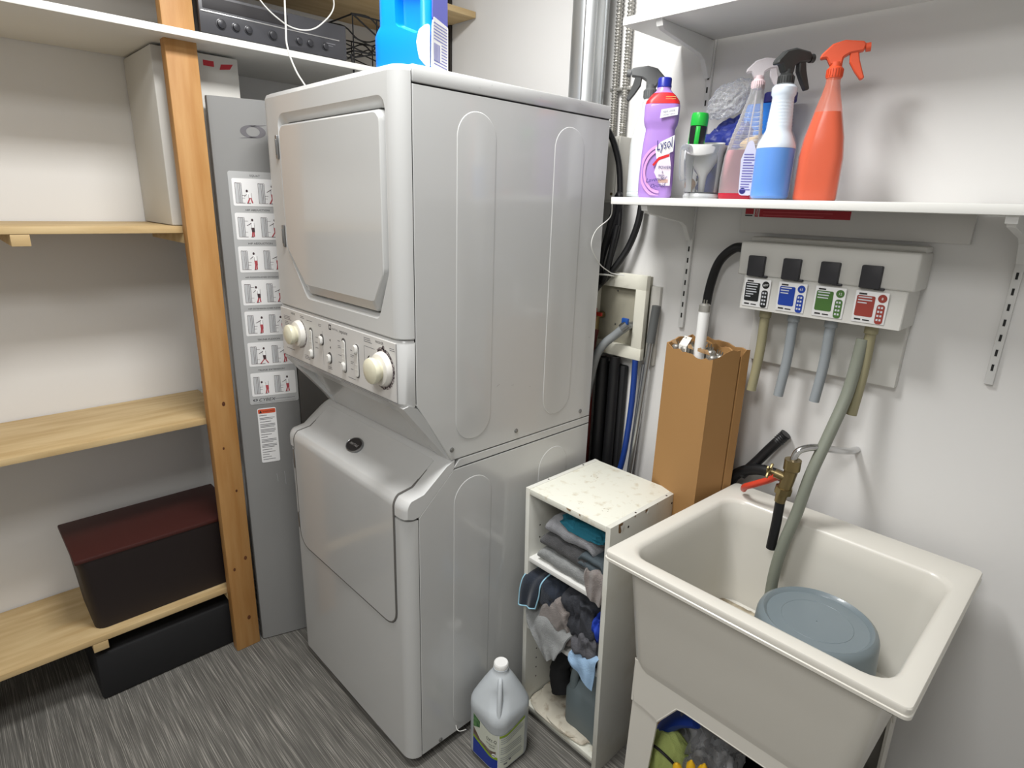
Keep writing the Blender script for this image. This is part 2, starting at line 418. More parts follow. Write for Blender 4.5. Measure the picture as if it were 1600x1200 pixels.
sl_quad(b, W+.06, -.06, .0, .12); sl_quad(b, W+.06, -.06, .12, .16, 0, .012); sl_quad(b, W+.06, -.06, .16, .55, .012, .03)
sl_quad(b, W+.06, -.06, .55, .6, .03, .045); sl_quad(b, W+.06, -.06, .6, .82, .045, .05); sl_quad(b, W+.06, -.06, .82, 1.02, .05, .012)
obj('lower_moulding', b, appl2, wd, smooth=30)
# washer body
prof_l = [(0, .022), (D, .022), (D, .929), (.111, .929), (.111, .902), (0, .803)]
b = B(); prism(b, [(.0048, .034), (D, .034), (D, .9035), (.114, .9035), (.111, .900), (.0048, .8025)], 0, W, 0, .0015); obj('washer_cabinet', b, appl, wd, smooth=20)
b = B(); prism(b, [(.114, .9065), (D, .9065), (D, .929), (.135, .929)], 0, W, 0, .0015); obj('washer_top_rail', b, appl, wd, smooth=20)
b = B(); box(b, W+.003, -.003, .14, D-.002, .9, .91); obj('joint_gap', b, dark, wd)
b = B()
loft(b, [at(U(.002, x0=W, x1=0), 2, .034), at(U(.002), 2, .798)], close=True); obj('washer_front', b, appl, wd, smooth=28)
b = B(); box(b, W+.05, -.06, .05, D-.02, 0.002, .036); obj('base', b, dark, wd)
for x in (W+.04, -.04):
    for y in (.03, D-.05):
        b = B(); lathe(b, [(.018, 0), (.018, .008), (.01, .01), (.01, .036)], 14, Matrix.Translation((x, y, 0))); obj('foot', b, blackrub, wd)
# moulded lid surround of the washer: side profile swept between the sides
def lidprof(off=0):
    c = []
    c.append((.128, .938+off)); c.append((.10, .926+off)); c.append((.02+off*.2, .864+off))
    for k in range(7):      # rounding into the front
        a = R(128)+R(52)*k/6; c.append((.0+.036*math.cos(a)+.0-off*.5*0, .828+.036*math.sin(a)+off*(1-k/6)))
    c = [(y-(off if i > 5 else off*.4), z) for i, (y, z) in enumerate(c)]
    return c
lp = lidprof()
bot = [(-.036, .806), (-.018, .799), (.004, .801), (.112, .899), (.128, .915)]
ring = lp+bot
def rescale(pr, k, cy=.03, cz=.85): return [(cy+(y-cy)*k, cz+(z-cz)*k) for y, z in pr]
b = B()
loft(b, [at(rescale(ring, .80), 0, W+.0), at(rescale(ring, .93), 0, W+.006), at(ring, 0, W+.022), at(ring, 0, -.024), at(rescale(ring, .965), 0, -.008), at(rescale(ring, .90), 0, -.0)])
lid = obj('lid_surround', b, appl2, wd, smooth=40)
# washer door: wraps from the sloping top over the rounded edge down the front
dx0, dx1, dzb = -.622, -.052, .462
path = [(.088, .9185), (.02, .866)]
for k in range(9):
    a = R(128)+R(52)*k/8; path.append((.0+.038*math.cos(a), .829+.038*math.sin(a)))
path += [(-.0385, .80), (-.0385, .70), (-.0385, .55), (-.0385, dzb+.05)]
b = B(); NX = 12
def doorrow(y, z, inx=0, off=0):
    return [(dx0+inx+(dx1-dx0-2*inx)*k/NX, y+off, z) for k in range(NX+1)]
rows = []
rows.append(doorrow(.094, .917, .03, .0)); rows.append(doorrow(.092, .921, .012))
for y, z in path: rows.append(doorrow(y, z, .0))
for k in range(1, 7):
    a = PI/2*k/6; rows.append(doorrow(-.0385, dzb+.05-.05*math.sin(a), .05*(1-math.cos(a))))
vr = [[b.verts.new(p) for p in r] for r in rows]
for p, q in zip(vr, vr[1:]):
    for i in range(NX): b.faces.new((p[i], p[i+1], q[i+1], q[i]))
bmesh.ops.recalc_face_normals(b, faces=b.faces[:]); b.normal_update()
if sum(f.normal.y for f in b.faces) > 0: bmesh.ops.reverse_faces(b, faces=b.faces[:])
me_bd = [e for e in b.edges if e.is_boundary]
r = bmesh.ops.extrude_edge_only(b, edges=me_bd)
for v in [g for g in r['geom'] if isinstance(g, bmesh.types.BMVert)]:
    v.co.y += .008; v.co.z -= .004 if v.co.z > .85 else 0
    v.co.x += .0015 if v.co.x < -.3 else -.0015
wdoor = obj('washer_door', b, appl, wd, smooth=50)
b = B()
pp = [(dx0, .094, .9165), (dx0, .02, .8645)]+[(dx0, .0+.0365*math.cos(R(128)+R(52)*k/5), .829+.0365*math.sin(R(128)+R(52)*k/5)) for k in range(6)]
left = pp+[(dx0, -.0365, .75), (dx0, -.0365, dzb+.05)]
cor = [(dx0+.05*(1-math.cos(PI/2*k/5)), -.0365, dzb+.05-.05*math.sin(PI/2*k/5)) for k in range(1, 6)]
rt = [(dx1-(x-dx0), y, z) for x, y, z in (left+cor)][::-1]
tube(b, left+cor+rt, .0035, 6, closed=False, flat=.8); obj('door_seam', b, mat('seam_shadow', (98, 96, 93), .6), wd)
b = B(); box(b, dx0-.008, dx0+.002, -.041, -.03, .735, .80, .002); obj('hinge', b, steel, wdoor)
b = B(); box(b, dx0-.008, dx0+.002, -.041, -.03, .52, .575, .002); obj('hinge', b, steel, wdoor)
# badge on the sloping door
by, bz = .033, .8785
T = Matrix.Translation((-.362, by, bz)) @ Matrix.Rotation(R(36), 4, 'X')
b = B(); loft(b, [[(.038*s*math.cos(a), .025*s*math.sin(a), z) for a in [2*PI*i/32 for i in range(32)]] for s, z in ((1, -.002), (1, .003), (.9, .005), (.84, .003))], M=T); bd = obj('badge', b, steel, wdoor)
b = B(); loft(b, [[(.032*math.cos(a), .0205*math.sin(a), z) for a in [2*PI*i/32 for i in range(32)]] for z in (.002, .0045)], M=T); obj('badge_face', b, ink, wdoor)
text('badge_lettering', 'MAYTAG', .011, mat('silver_print', (190, 190, 190), .4), wdoor, T @ Matrix.Translation((0, -.004, .0048)), align='CENTER', sx=.95, shear=.3)
# pressed ovals in the side panels
def oval(y0, y1, z0, z1, zt=None):
    b = B(); pts = rrect(y0, y1, z0, z1, (y1-y0)/2-.001, 10)
    loft(b, [at(pts, 0, -.001), at(pts, 0, .0002), at(inset(pts, .0015), 0, .0012), at(inset(pts, .005), 0, .0014)], cap0=False)
    obj('pressed_panel', b, appl, wd, smooth=20)
oval(.121, .240, .976, 1.770); oval(.444, .562, .974, 1.770); oval(.116, .250, .045, .866); oval(.44, .567, .045, .866)
for y, z in ((.109, .962), (.339, .958), (.619, .956), (.069, .045), (.6, .045)):
    b = B(); lathe(b, [(.0065, 0), (.0065, .002), (.004, .004)], 10, frame((0, y, z), (0, 1, 0), (0, 0, 1))); obj('screw', b, screwm, wd)
b = B()
for i in range(16):
    y = random.uniform(.15, .64); z = random.choice([random.uniform(1.0, 1.2), random.uniform(1.808, 1.836)]); a = random.uniform(-.5, .5)
    l = random.uniform(.002, .012)
    if z > 1.8: l = .003
    quad(b, frame((.0012 if z > 1.8 else .0008, y, z), (0, math.cos(a), math.sin(a)), (0, -math.sin(a), math.cos(a))), 0, l, 0, .0008)
obj('scuff_marks', b, mat('scuff', (120, 118, 115), .7), wd)
# ================================================================== left side: wooden storage shelving
pine = mat('pine', (188, 144, 90), .55, var=.8, vscale=3, rgb2=(168, 118, 62), stretch=(12, 12, 1.2), bump=.1, bscale=30)
pineh = mat('pine_board', (205, 180, 135), .6, var=.7, vscale=3, rgb2=(178, 148, 100), stretch=(12, 1.5, 12))
st = thing('storage_shelving', 'pine shelving with an orange-toned upright post beside the grey exercise placard', 'shelving', (-1.0, -.6, 0))
def post(x, y):
    b = B(); box(b, x-.038, x, y, y+.082, 0, 2.5, .003, 2); p = obj('upright_post', b, pine, st)
    return p
pm = post(-.815, -.2215); post(-.815, -1.5)
b = B()
for y, z in ((-.175, .93), (-.2, .33), (-.16, .36), (-.19, .78), (-.165, .62), (-.17, .12)):
    s = random.uniform(.003, .006); b.free(); b = B()
    lathe(b, [(s, 0), (s*.9, .0006)], 12, frame((-.8149, y, z), (0, 1, 0), (0, 0, 1)) @ Matrix.Diagonal((1, 1.5, 1, 1)))
    obj('wood_knot', b.copy(), mat('knot_brown', (74, 40, 20), .7, var=.6, vscale=200, rgb2=(120, 70, 34)), pm)
for z in (.225, .86, 1.46):
    b = B(); box(b, -1.195, -.856, -1.45, -.14, z, z+.019, .001); obj('shelf_board', b, pineh, st)
b = B(); box(b, -1.195, -.762, -1.45, .815, 2.214, 2.234, .001); obj('shelf_board', b, pineh, st)
b = B(); box(b, -1.195, -.762, -1.45, .815, 1.968, 1.986, .001); obj('shelf_board', b, melamine, st, label='white shelf board')
for y in (-1.0, -.6, -.2):
    b = B(); box(b, -1.195, -.856, y-.02, y+.02, 1.43, 1.459, .001); obj('cleat', b, pineh, st)
    b = B(); box(b, -1.195, -.856, y-.02, y+.02, .195, .224, .001); obj('cleat', b, pineh, st)
b = B(); box(b, -1.195, -.90, -.235, .0, 1.48, 1.962, .004)
for q in range(1): pass
ct = thing('carton', 'white carton with red print under the white shelf behind the exercise placard', 'box', (-1.05, -.12, 1.48))
obj('box_body', b, mat('carton_white', (206, 204, 198), .7), ct)
T = frame((-.8995, 0, 0), (0, 1, 0), (0, 0, 1))
b = B(); patch(b, T, [(-.055, 1.925), (-.025, 1.93), (-.015, 1.945), (-.05, 1.94)]); quad(b, T, -.10, -.07, 1.93, 1.945); quad(b, T, -.2, -.12, 1.93, 1.938); obj('red_print', b, redink, ct)
tt = thing('storage_tote', 'dark storage tote on the low shelf behind the wooden post', 'tote', (-1.0, -.4, .244))
b = B(); loft(b, [[(a, c, z) for a, c in rrect(-1.15+k_, -.872-k_, -.62+k_, -.15-k_, .03)] for z, k_ in ((.245, .02), (.47, .004), (.49, 0), (.50, 0))]); obj('tote_body', b, mat('tote_dark', (34, 26, 26), .6), tt)
b = B(); box(b, -1.155, -.868, -.625, -.146, .50, .515, .004); obj('tote_lid', b, mat('tote_lid', (64, 28, 24), .5), tt)
b = B(); box(b, -1.15, -.87, -.62, -.13, .002, .17, .01); tag(obj('black_case', b, mat('black_fill', (26, 26, 28), .7)), 'black case on the floor under the low shelf', 'case')
# ------------------------------------------------------------------ hi-fi receiver on the white shelf
rc = thing('stereo_receiver', 'black stereo receiver with a row of small round buttons on the white shelf', 'stereo', (-.97, .09, 1.986))
blk = mat('black_metal', (46, 46, 50), .4, metal=.2, coat=.2); bl2 = mat('charcoal_plastic', (62, 62, 66), .4)
b = B(); box(b, -1.16, -.812, -.125, .305, 1.998, 2.092, .002); obj('case', b, blk, rc)
b = B(); box(b, -.813, -.80, -.13, .31, 1.996, 2.094, .003); fp = obj('front_panel', b, bl2, rc)
b = B(); box(b, -.8005, -.7985, -.125, .285, 2.047, 2.0505, .0005); obj('silver_strip', b, mat('silver_trim', (190, 190, 190), .25, metal=.9), fp)
b = B(); box(b, -.8005, -.799, -.12, .12, 2.056, 2.086, .0005); obj('display', b, ink, fp)
TR = frame((-.80, 0, 0), (0, 1, 0), (0, 0, 1))
for y, r in ((-.075, .011), (-.035, .0095), (.0, .0095), (.07, .011), (.15, .0095), (.185, .0095), (.235, .009)):
    b = B(); lathe(b, [(r*1.25, 0), (r*1.25, .0015), (r, .002), (r*.95, .008), (r*.7, .009)], 20, TR @ Matrix.Translation((y, 2.024, 0))); obj('button', b, blk, rc)
text('panel_lettering', 'STEREO RECEIVER', .007, mat('silver_print', (190, 190, 190), .4), rc, TR @ Matrix.Translation((-.11, 2.088, .0008)))
b = B(); quad(b, TR, .24, .27, 2.034, 2.036, z=.0006); quad(b, TR, .24, .262, 2.028, 2.0295, z=.0006); obj('panel_print', b, greyink, rc)
for y in (-.08, .26):
    for x in (-.83, -1.12):
        b = B(); lathe(b, [(.016, 0), (.019, .011), (.019, .012)], 16, Matrix.Translation((x, y, 1.986))); obj('foot', b, blackrub, rc)
# ------------------------------------------------------------------ black wire rack beside it
wr = thing('wire_rack', 'black wire rack on the white shelf beside the stereo', 'rack', (-.95, .45, 1.986))
wm = mat('black_wire', (26, 26, 28), .4, metal=.3)
ya, yb, xa, xb, za, zb = .335, .60, -1.12, -.80, 1.99, 2.135
for z in (za, 2.03, zb):
    b = B(); tube(b, [(xb, ya, z), (xb, yb, z), (xa, yb, z), (xa, ya, z)], .0028, 6, closed=True); obj('frame_wire', b, wm, wr)
for i in range(4):
    y = ya+(yb-ya)*i/3
    b = B(); tube(b, [(xb, y, za), (xb, y, zb)], .0024, 6); obj('upright_wire', b, wm, wr)
    b = B(); tube(b, [(xa, y, za), (xa, y, zb)], .0024, 6); obj('upright_wire', b, wm, wr)
for i in range(3):
    x = xa+(xb-xa)*i/2
    b = B(); tube(b, spline([(x, ya-.005, zb), (x, ya+.06, zb+.002), (x, ya+.11, zb-.028), (x, ya+.16, zb-.028), (x, yb-.04, zb-.002), (x, yb+.006, zb-.03)], 4), .0026, 6); obj('cross_wire', b, wm, wr)
b = B(); tube(b, [(xb, ya, zb), (xb, yb, za)], .0026, 6); tube(b, [(xb, ya, za+.02), (xb, yb, zb-.05)], .0026, 6); obj('brace_wire', b, wm, wr)
for i in range(5):
    x = xa+(xb-xa)*i/4
    b = B(); tube(b, spline([(x, ya, 2.07), (x, ya+.1, 2.05), (x, ya+.15, 2.08), (x, yb, 2.06)], 3), .0022, 6); obj('cross_wire', b, wm, wr)
b = B(); tube(b, spline([(-.775, .31, 2.012), (-.775, .318, 1.96), (-.79, .325, 1.92)], 5), .0035, 6); tag(obj('dangling_wire', b, blackrub), 'short black cord end dangling from the white shelf near the wire rack', 'cord')
cordw = mat('white_cord', (214, 214, 210), .5)
b = B(); tube(b, spline([(-.70, .072, 2.58), (-.70, .074, 2.3), (-.70, .066, 2.05), (-.70, .066, 1.98), (-.695, .085, 1.92), (-.69, .125, 1.85), (-.69, .16, 1.70)], 8), .0026, 8); tag(obj('hanging_wire', b, cordw), 'thin white cord hanging straight down behind the dryer top', 'cord')
b = B(); tube(b, spline([(-.74, -.03, 2.25), (-.735, .0, 2.11), (-.735, .07, 2.05), (-.735, .135, 2.04), (-.735, .19, 2.065), (-.74, .24, 2.13), (-.75, .21, 2.22)], 8), .002, 8); tag(obj('hanging_wire', b, cordw), 'thin pale cord looping in front of the black stereo', 'cord')
# slotted standards on the back wall at the left
slotm = mat('slot_black', (30, 30, 30), .7)
def standard(x, z0, z1, m, label, zs=None, group=None):
    o = thing('shelf_standard', label, 'shelf rail', (x, .81, z0), group=group)
    b = B(); box(b, x-.008, x+.008, .8085, .8195, z0, z1, .0015); obj('rail', b, m, o)
    b = B(); z = z0+.03
    while z < z1-.03:
        box(b, x-.0022, x+.0022, .8078, .809, z, z+.014); z += .032
    stuff(obj('slots', b, slotm, o))
    return o
standard(-.912, 1.3, 2.595, mat('black_rail', (42, 38, 36), .45), 'black slotted shelf rail on the wall under the wooden shelf')
# ================================================================== grey exercise placard
def shade_panel():
    m = mat('grey_sheet', (136, 136, 135), .36, coat=.1, var=.05, vscale=4); return m
pu = Vector((.29, .957, 0)).normalized(); P0 = Vector((-.817, -.132, 0))
CP = frame(P0, pu, (0, 0, 1))      # local x along the face, y up, z towards the room
cy = thing('exercise_placard', 'tall grey gym machine cover with printed exercise pictures beside the dryer', 'placard', P0+pu*.1)
b = B()
pl = [(-.0, -.055), (-.0, -.014), (.004, -.004), (.014, 0), (.184, 0), (.192, -.004), (.196, -.014), (.196, -.055)]
sec = [P0+pu*a+CP.to_3x3() @ Vector((0, 0, 1))*c for a, c in pl]
loft(b, [[(v.x, v.y, 0.004) for v in sec], [(v.x, v.y, 1.84) for v in sec]]); obj('cover', b, shade_panel(), cy)
stk = mat('placard_silver', (178, 179, 179), .45)
b = B(); prism(b, rrect(.038, .19, .912, 1.640, .006, 4), 2, .0003, .0012, M=CP); stc = obj('placard_sheet', b, stk, cy)
names = ['SQUAT', 'HIP ABDUCTION', 'HIP ADDUCTION', 'HIP FLEXION-KNEE EXTENSION', 'HIP EXTENSION-KNEE FLEXION', 'TRUNK FLEXION', 'TRUNK EXTENSION']
tops = [1.620, 1.521, 1.422, 1.3195, 1.221, 1.120, 1.0185]
figc = mat('figure_red', (176, 72, 80), .6); figd = mat('figure_dark', (70, 52, 56), .6); mgrey = mat('machine_grey', (190, 192, 194), .6)
poses = [((.35, .0), (.2, .25, -.15)), ((0, 0), (0, .35, 0)), ((.2, -.2), (0, 0, 0)), ((.3, -.25), (.1, .2, 0)), ((-.1, .25), (0, -.15, 0)), ((0, 0), (.45, .05, .2)), ((.7, 0), (.05, .1, 0))]
for i, (nm, zt) in enumerate(zip(names, tops)):
    zb_ = zt-.079
    b = B(); prism(b, rrect(.047, .184, zb_, zt, .004, 3), 2, .0011, .0018, M=CP); cardo = obj('picture_card', b, white_paper, cy)
    bl, bk, br, bw = B(), B(), B(), B()
    for j, x in enumerate((.054, .118)):
        g = zb_+.010
        for q, (a, c) in enumerate(((0, .009), (.009, .018))):
            patch(bl, CP, [(x+a, g-.002*q), (x+c, g-.002*q), (x+c, g+.055-.003*q), (x+a+.002, g+.058-.002*q)], z=.002)
        for a in (0, .0088, .013, .0178): quad(bk, CP, x+a, x+a+.0009, g-.001, g+.055, z=.0022)
        quad(bk, CP, x, x+.018, g+.055, g+.0562, z=.0022); quad(bk, CP, x, x+.026, g-.002, g-.001, z=.0022)
        quad(bk, CP, x+.018, x+.026, g+.012, g+.0128, z=.0022); quad(bk, CP, x+.018, x+.028, g+(.045 if i % 2 else .02), g+(.046 if i % 2 else .021), z=.0022)
        # figure
        lean, leg = poses[i]; ln = lean[j]; lg = leg[j]
        fx = x+.040; hip = g+.024; 
        if nm == 'SQUAT' and j == 0: hip = g+.012
        tx = fx-ln*.018; tz = hip+.020*math.cos(min(1.3, abs(ln)*1.6))
        patch(bw, CP, [(fx-.0035, hip), (fx+.0045, hip), (tx+.004, tz), (tx-.004, tz)], z=.0021)
        quad(bk, CP, fx-.004, fx-.0032, hip, hip+.012, z=.0023); quad(bk, CP, fx+.0042, fx+.005, hip, hip+.016, z=.0023)
        patch(bk, CP, [(tx-ln*.004+.0032*math.cos(q), tz+.0045+.004*math.sin(q)) for q in [2*PI*k/10 for k in range(10)]], z=.0023)
        patch(bk, CP, [(tx-.002, tz-.003), (x+.024, tz-.012), (x+.024, tz-.0133), (tx-.003, tz-.006)], z=.0024)
        patch(br if (i % 2 == 0 or j) else bk, CP, [(fx-.0045, hip+.002), (fx+.005, hip+.002), (fx+.005, g+.012), (fx-.003, g+.012)], z=.0024)
        patch(br, CP, [(fx-.003, g+.013), (fx+.001, g+.013), (fx-.001-lg*.02, g-.001), (fx-.005-lg*.02, g-.001)], z=.0024)
        patch(br, CP, [(fx+.001, g+.013), (fx+.004, g+.013), (fx+.004+abs(lg)*.02, g-.001), (fx+.000+abs(lg)*.02, g-.001)], z=.0025)
        quad(bk, CP, fx-.006-lg*.02, fx+.001, g-.0025, g-.001, z=.0025)
    stuff(obj('machine_drawing', bl, mgrey, cardo)); stuff(obj('figure_shirt', bw, mat('card_white', (245, 245, 245), .6), cardo)); stuff(obj('figure_lines', bk, figd, cardo)); stuff(obj('figure_red', br, figc, cardo))
    text('exercise_title', nm, .0078 if len(nm) < 20 else .0064, ink, cy, CP @ Matrix.Translation((.112, zt+.006, .0016)), align='CENTER', sx=1.15)
text('brand_lettering', 'CYBEX', .015, ink, cy, CP @ Matrix.Translation((.064, .921, .0016)), sx=1.1, shear=.25)
b = B(); quad(b, CP, .112, .178, .925, .9265, z=.0016); quad(b, CP, .05, .18, .9165, .9172, z=.0016); obj('print_line', b, greyink, cy)
def swoosh(cx, cz, s, m, par, z):
    """two interlocking crescents with long tapering tails"""
    b = B()
    for f in (1, -1):
        O, I = [], []
        for k in range(25):
            t = k/24; a = R(100)+R(175)*t
            O.append((1.05*math.cos(a)-.12, .58*math.sin(a))); I.append((.62*math.cos(a)+.0, .44*math.sin(a)))
        tl = (1.35, .66); O = [tl]+O; I = [tl]+I; O.append((.35, -.54)); I.append((.35, -.52))
        for (p, q_), (r_, d) in zip(zip(O, I), zip(O[1:], I[1:])):
            pts = [(cx+f*v[0]*s, cz+f*v[1]*s) for v in (p, q_, d, r_)]
            if f > 0: pts = pts
            patch(b, CP, pts, z=z)
    return stuff(obj('logo', b, m, par))
swoosh(.118, 1.752, .030, mat('logo_grey', (98, 96, 100), .5), cy, .0006)
swoosh(.055, .927, .006, ink, cy, .0017)
b = B(); quad(b, CP, .168, .176, 1.728, 1.745, z=.0006); obj('logo_letter', b, mat('logo_grey', (98, 96, 100), .5), cy)
# warning sticker
b = B(); prism(b, rrect(.057, .115, .702, .896, .005, 4), 2, .0003, .0010, M=CP); ws = obj('warning_sticker', b, white_paper, cy)
b = B(); prism(b, rrect(.059, .113, .878, .893, .003, 3), 2, .001, .0013, M=CP); obj('warning_band', b, mat('warning_orange', (208, 86, 52), .5), ws)
b = B(); patch(b, CP, [(.062, .880), (.071, .880), (.0665, .890)], z=.0016); obj('warning_triangle', b, ink, ws)
text('warning_lettering', 'WARNING', .0075, ink, ws, CP @ Matrix.Translation((.073, .882, .0015)))
b = B(); z = .872
while z > .712:
    n = random.choice((1, 2, 3))
    for k in range(n):
        if z < .712: break
        quad(b, CP, .062, .062+(.047 if k < n-1 else random.uniform(.02, .045)), z-.002, z, z=.0013); z -= .0048
    z -= .004
obj('warning_text', b, mat('small_print', (110, 110, 112), .6), ws)
b = B()
for x, z0, l in ((.125, .66, .05), (.155, .70, .09), (.16, .64, .06), (.10, .655, .03)): patch(b, CP, [(x, z0), (x+.001, z0), (x+.003, z0-l), (x+.002, z0-l)], z=.0006)
obj('scratch', b, mat('scratch', (175, 176, 178), .5), cy)
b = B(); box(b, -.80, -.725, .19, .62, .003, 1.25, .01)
tag(obj('gap_shade', b, mat('black_fill', (26, 26, 28), .7)), 'added dark sheet for the shade in the gap between placard and washer', 'board')  # black block put in for the shade of the open gap

# ================================================================== back wall: duct, conduits, cords
galv = mat('galvanised', (200, 203, 204), .36, metal=.85, var=.5, vscale=14, rgb2=(160, 164, 166), stretch=(1, 1, .15))
vt = thing('vent_duct', 'galvanised round metal vent duct rising behind the dryer', 'duct', (-.163, .748, 1.2))
def seg(z0, z1, r=.054):
    b = B(); lathe(b, [(r, z0), (r, z1)], 48, Matrix.Translation((-.163, .748, 0)), cap0=False, cap1=False)
    lathe(b, [(r, z0), (r+.002, z0+.002), (r+.002, z0+.006), (r, z0+.008)], 48, Matrix.Translation((-.163, .748, 0)), False, False); return b
obj('duct_section', seg(1.25, 1.75), galv, vt); obj('duct_section', seg(1.75, 2.595, .0535), galv, vt)
b = B(); 
for a in (-1.15, -.55, .1): 
    x = -.163+.0545*math.cos(a); y = .748+.0545*math.sin(a)*1
    box(b, x-.0015, x+.0015, y-.0015, y+.0015, 1.25, 2.595)
obj('duct_seam', b, galv, vt)
flexm = mat('flex_conduit', (176, 174, 168), .35, metal=.7)
def conduit(pts, label, n=150):
    P = spline(pts, 190)[:]; b = B()
    L = sum((P[i+1]-P[i]).length for i in range(len(P)-1)); 
    tube(b, P, lambda t: .0085+.0018*math.sin(t*L/.0105*2*PI), 8); return tag(obj('flexible_conduit', b, flexm), label, 'conduit')
conduit([(-.102, .803, 2.595), (-.102, .803, 2.2), (-.098, .803, 1.95), (-.094, .803, 1.77)], 'left of two ribbed metal conduits on the wall beside the duct')
conduit([(-.062, .803, 2.595), (-.062, .803, 2.2), (-.060, .803, 1.95), (-.058, .803, 1.77)], 'right of two ribbed metal conduits on the wall beside the duct')
b = B(); box(b, -.115, -.04, .800, .8195, 1.905, 1.915, .002); tag(obj('conduit_strap', b, flexm), 'small metal strap across the two ribbed conduits', 'strap')
ob = thing('outlet_box', 'beige electrical outlet box on the wall behind the dryer', 'outlet', (-.075, .78, 1.6))
b = B(); box(b, -.135, -.018, .745, .8195, 1.585, 1.772, .004); obj('box_body', b, mat('outlet_beige', (190, 188, 180), .45), ob)
b = B(); box(b, -.128, -.025, .741, .746, 1.592, 1.765, .003); obj('cover_plate', b, mat('outlet_beige', (190, 188, 180), .45), ob)
for z in (1.61, 1.75):
    b = B(); lathe(b, [(.0045, 0), (.0045, .0015), (.002, .002)], 10, frame((-.034, .741, z), (1, 0, 0), (0, 0, 1))); obj('screw', b, brass, ob)
b = B(); lathe(b, [(.026, 0), (.026, .004), (.02, .022), (.016, .03)], 20, frame((-.085, .741, 1.68), (1, 0, 0), (0, 0, 1))); obj('plug', b, blackrub, ob)
bc = thing('power_cord', 'thick black dryer power cord looped and tied below the outlet', 'cord', (-.04, .76, 1.3))
for pts, r in (([(-.085, .715, 1.69), (-.075, .69, 1.76), (-.035, .70, 1.785), (-.012, .735, 1.70), (-.006, .75, 1.58), (-.01, .755, 1.50), (-.03, .755, 1.42), (-.040, .75, 1.36), (-.052, .745, 1.345), (-.062, .745, 1.37), (-.048, .745, 1.44), (-.015, .75, 1.54), (-.000, .74, 1.60), (-.015, .745, 1.60), (-.035, .74, 1.5), (-.052, .74, 1.42), (-.050, .738, 1.36), (-.035, .736, 1.355), (-.022, .74, 1.42), (-.006, .745, 1.52)], .009),
               ([(.045, .79, 1.60), (.04, .785, 1.53), (.018, .78, 1.46), (-.012, .765, 1.40), (-.04, .755, 1.36), (-.07, .745, 1.32), (-.09, .74, 1.25), (-.11, .73, 1.17)], .0105)):
    b = B(); tube(b, spline(pts, 8), r, 10); obj('cable', b, blackrub, bc)
b = B(); tube(b, spline([(-.045, .715, 1.372), (-.02, .728, 1.372), (-.025, .775, 1.365), (-.06, .775, 1.37), (-.075, .725, 1.37)], 5, True), .003, 6); obj('cable_tie', b, cordw, bc)
b = B(); tube(b, spline([(.108, .562, 1.582), (.06, .62, 1.545), (.02, .612, 1.507), (.012, .606, 1.463), (.014, .645, 1.413), (.012, .70, 1.385), (.01, .725, 1.378), (.035, .745, 1.375)], 8), .0016, 6); tag(obj('white_string', b, cordw), 'thin white string hanging from the shelf corner to the cord tie', 'string')

# ------------------------------------------------------------------ washing machine outlet box with valves
lb = thing('washer_outlet_box', 'cream recessed washing machine valve box on the wall', 'valve box', (.0, .80, 1.1))
lbm = mat('cream_plastic', (222, 220, 206), .4)
xo0, xo1, zo0, zo1 = -.125, .098, 1.113, 1.377
b = B()
for a in ((xo0, xo1, .775, .795, 1.332, zo1), (xo0, xo1, .775, .795, zo0, 1.152), (xo0, -.085, .775, .795, 1.15, 1.334), (.060, xo1, .775, .795, 1.15, 1.334)): box(b, *a, .002)
obj('face_frame', b, lbm, lb)
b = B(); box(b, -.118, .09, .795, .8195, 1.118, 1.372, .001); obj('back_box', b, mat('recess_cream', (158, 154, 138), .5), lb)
b = B(); box(b, .095, .128, .806, .8195, 1.10, 1.345, .001); obj('backing_board', b, mat('board_white', (196, 194, 188), .6), lb)
for x, z in ((-.02, 1.318), (-.02, 1.21)):
    b = B(); lathe(b, [(.003, 0), (.003, .001)], 8, frame((x, .795, z), (1, 0, 0), (0, 0, 1))); obj('screw', b, screwm, lb)
redp = mat('red_plastic', (176, 44, 30), .4); bluep = mat('blue_plastic', (28, 74, 150), .4)
v = thing('red_valve', 'red handled hot water valve in the cream wall box', 'valve', (-.07, .77, 1.24))
b = B(); cyl(b, (-.07, .79, 1.235), (-.07, .745, 1.235), .011); cyl(b, (-.07, .755, 1.235), (-.07, .755, 1.19), .012); obj('valve_body', b, brass, v)
b = B(); box(b, -.095, -.035, .735, .745, 1.238, 1.25, .003); box(b, -.072, -.06, .735, .748, 1.22, 1.262, .003); obj('valve_handle', b, redp, v)
v = thing('blue_valve', 'blue handled cold water valve at the right of the cream wall box', 'valve', (.05, .77, 1.22))
b = B(); cyl(b, (.05, .79, 1.218), (.05, .745, 1.218), .012); cyl(b, (.055, .757, 1.226), (.040, .750, 1.210), .016); obj('valve_body', b, steel, v)
b = B(); box(b, .038, .062, .744, .754, 1.225, 1.245, .003); obj('valve_handle', b, bluep, v)
greyh = mat('grey_hose', (136, 140, 142), .45)
b = B(); tube(b, spline([(.050, .765, 1.222), (.046, .752, 1.214), (.018, .745, 1.186), (-.010, .730, 1.155), (-.030, .722, 1.115), (-.040, .715, 1.05), (-.05, .71, .95), (-.06, .71, .7), (-.07, .71, .4)], 8), .0135, 12); tag(obj('grey_hose', b, greyh), 'grey rubber fill hose curving out of the cream wall box', 'hose')
b = B(); tube(b, spline([(.079, .78, 1.112), (.081, .78, 1.0), (.079, .775, .88), (.07, .77, .76), (.04, .76, .6), (.03, .75, .3)], 8), .0095, 12); tag(obj('blue_hose', b, mat('blue_hose', (30, 62, 138), .4)), 'dark blue water hose running down below the cream wall box', 'hose')
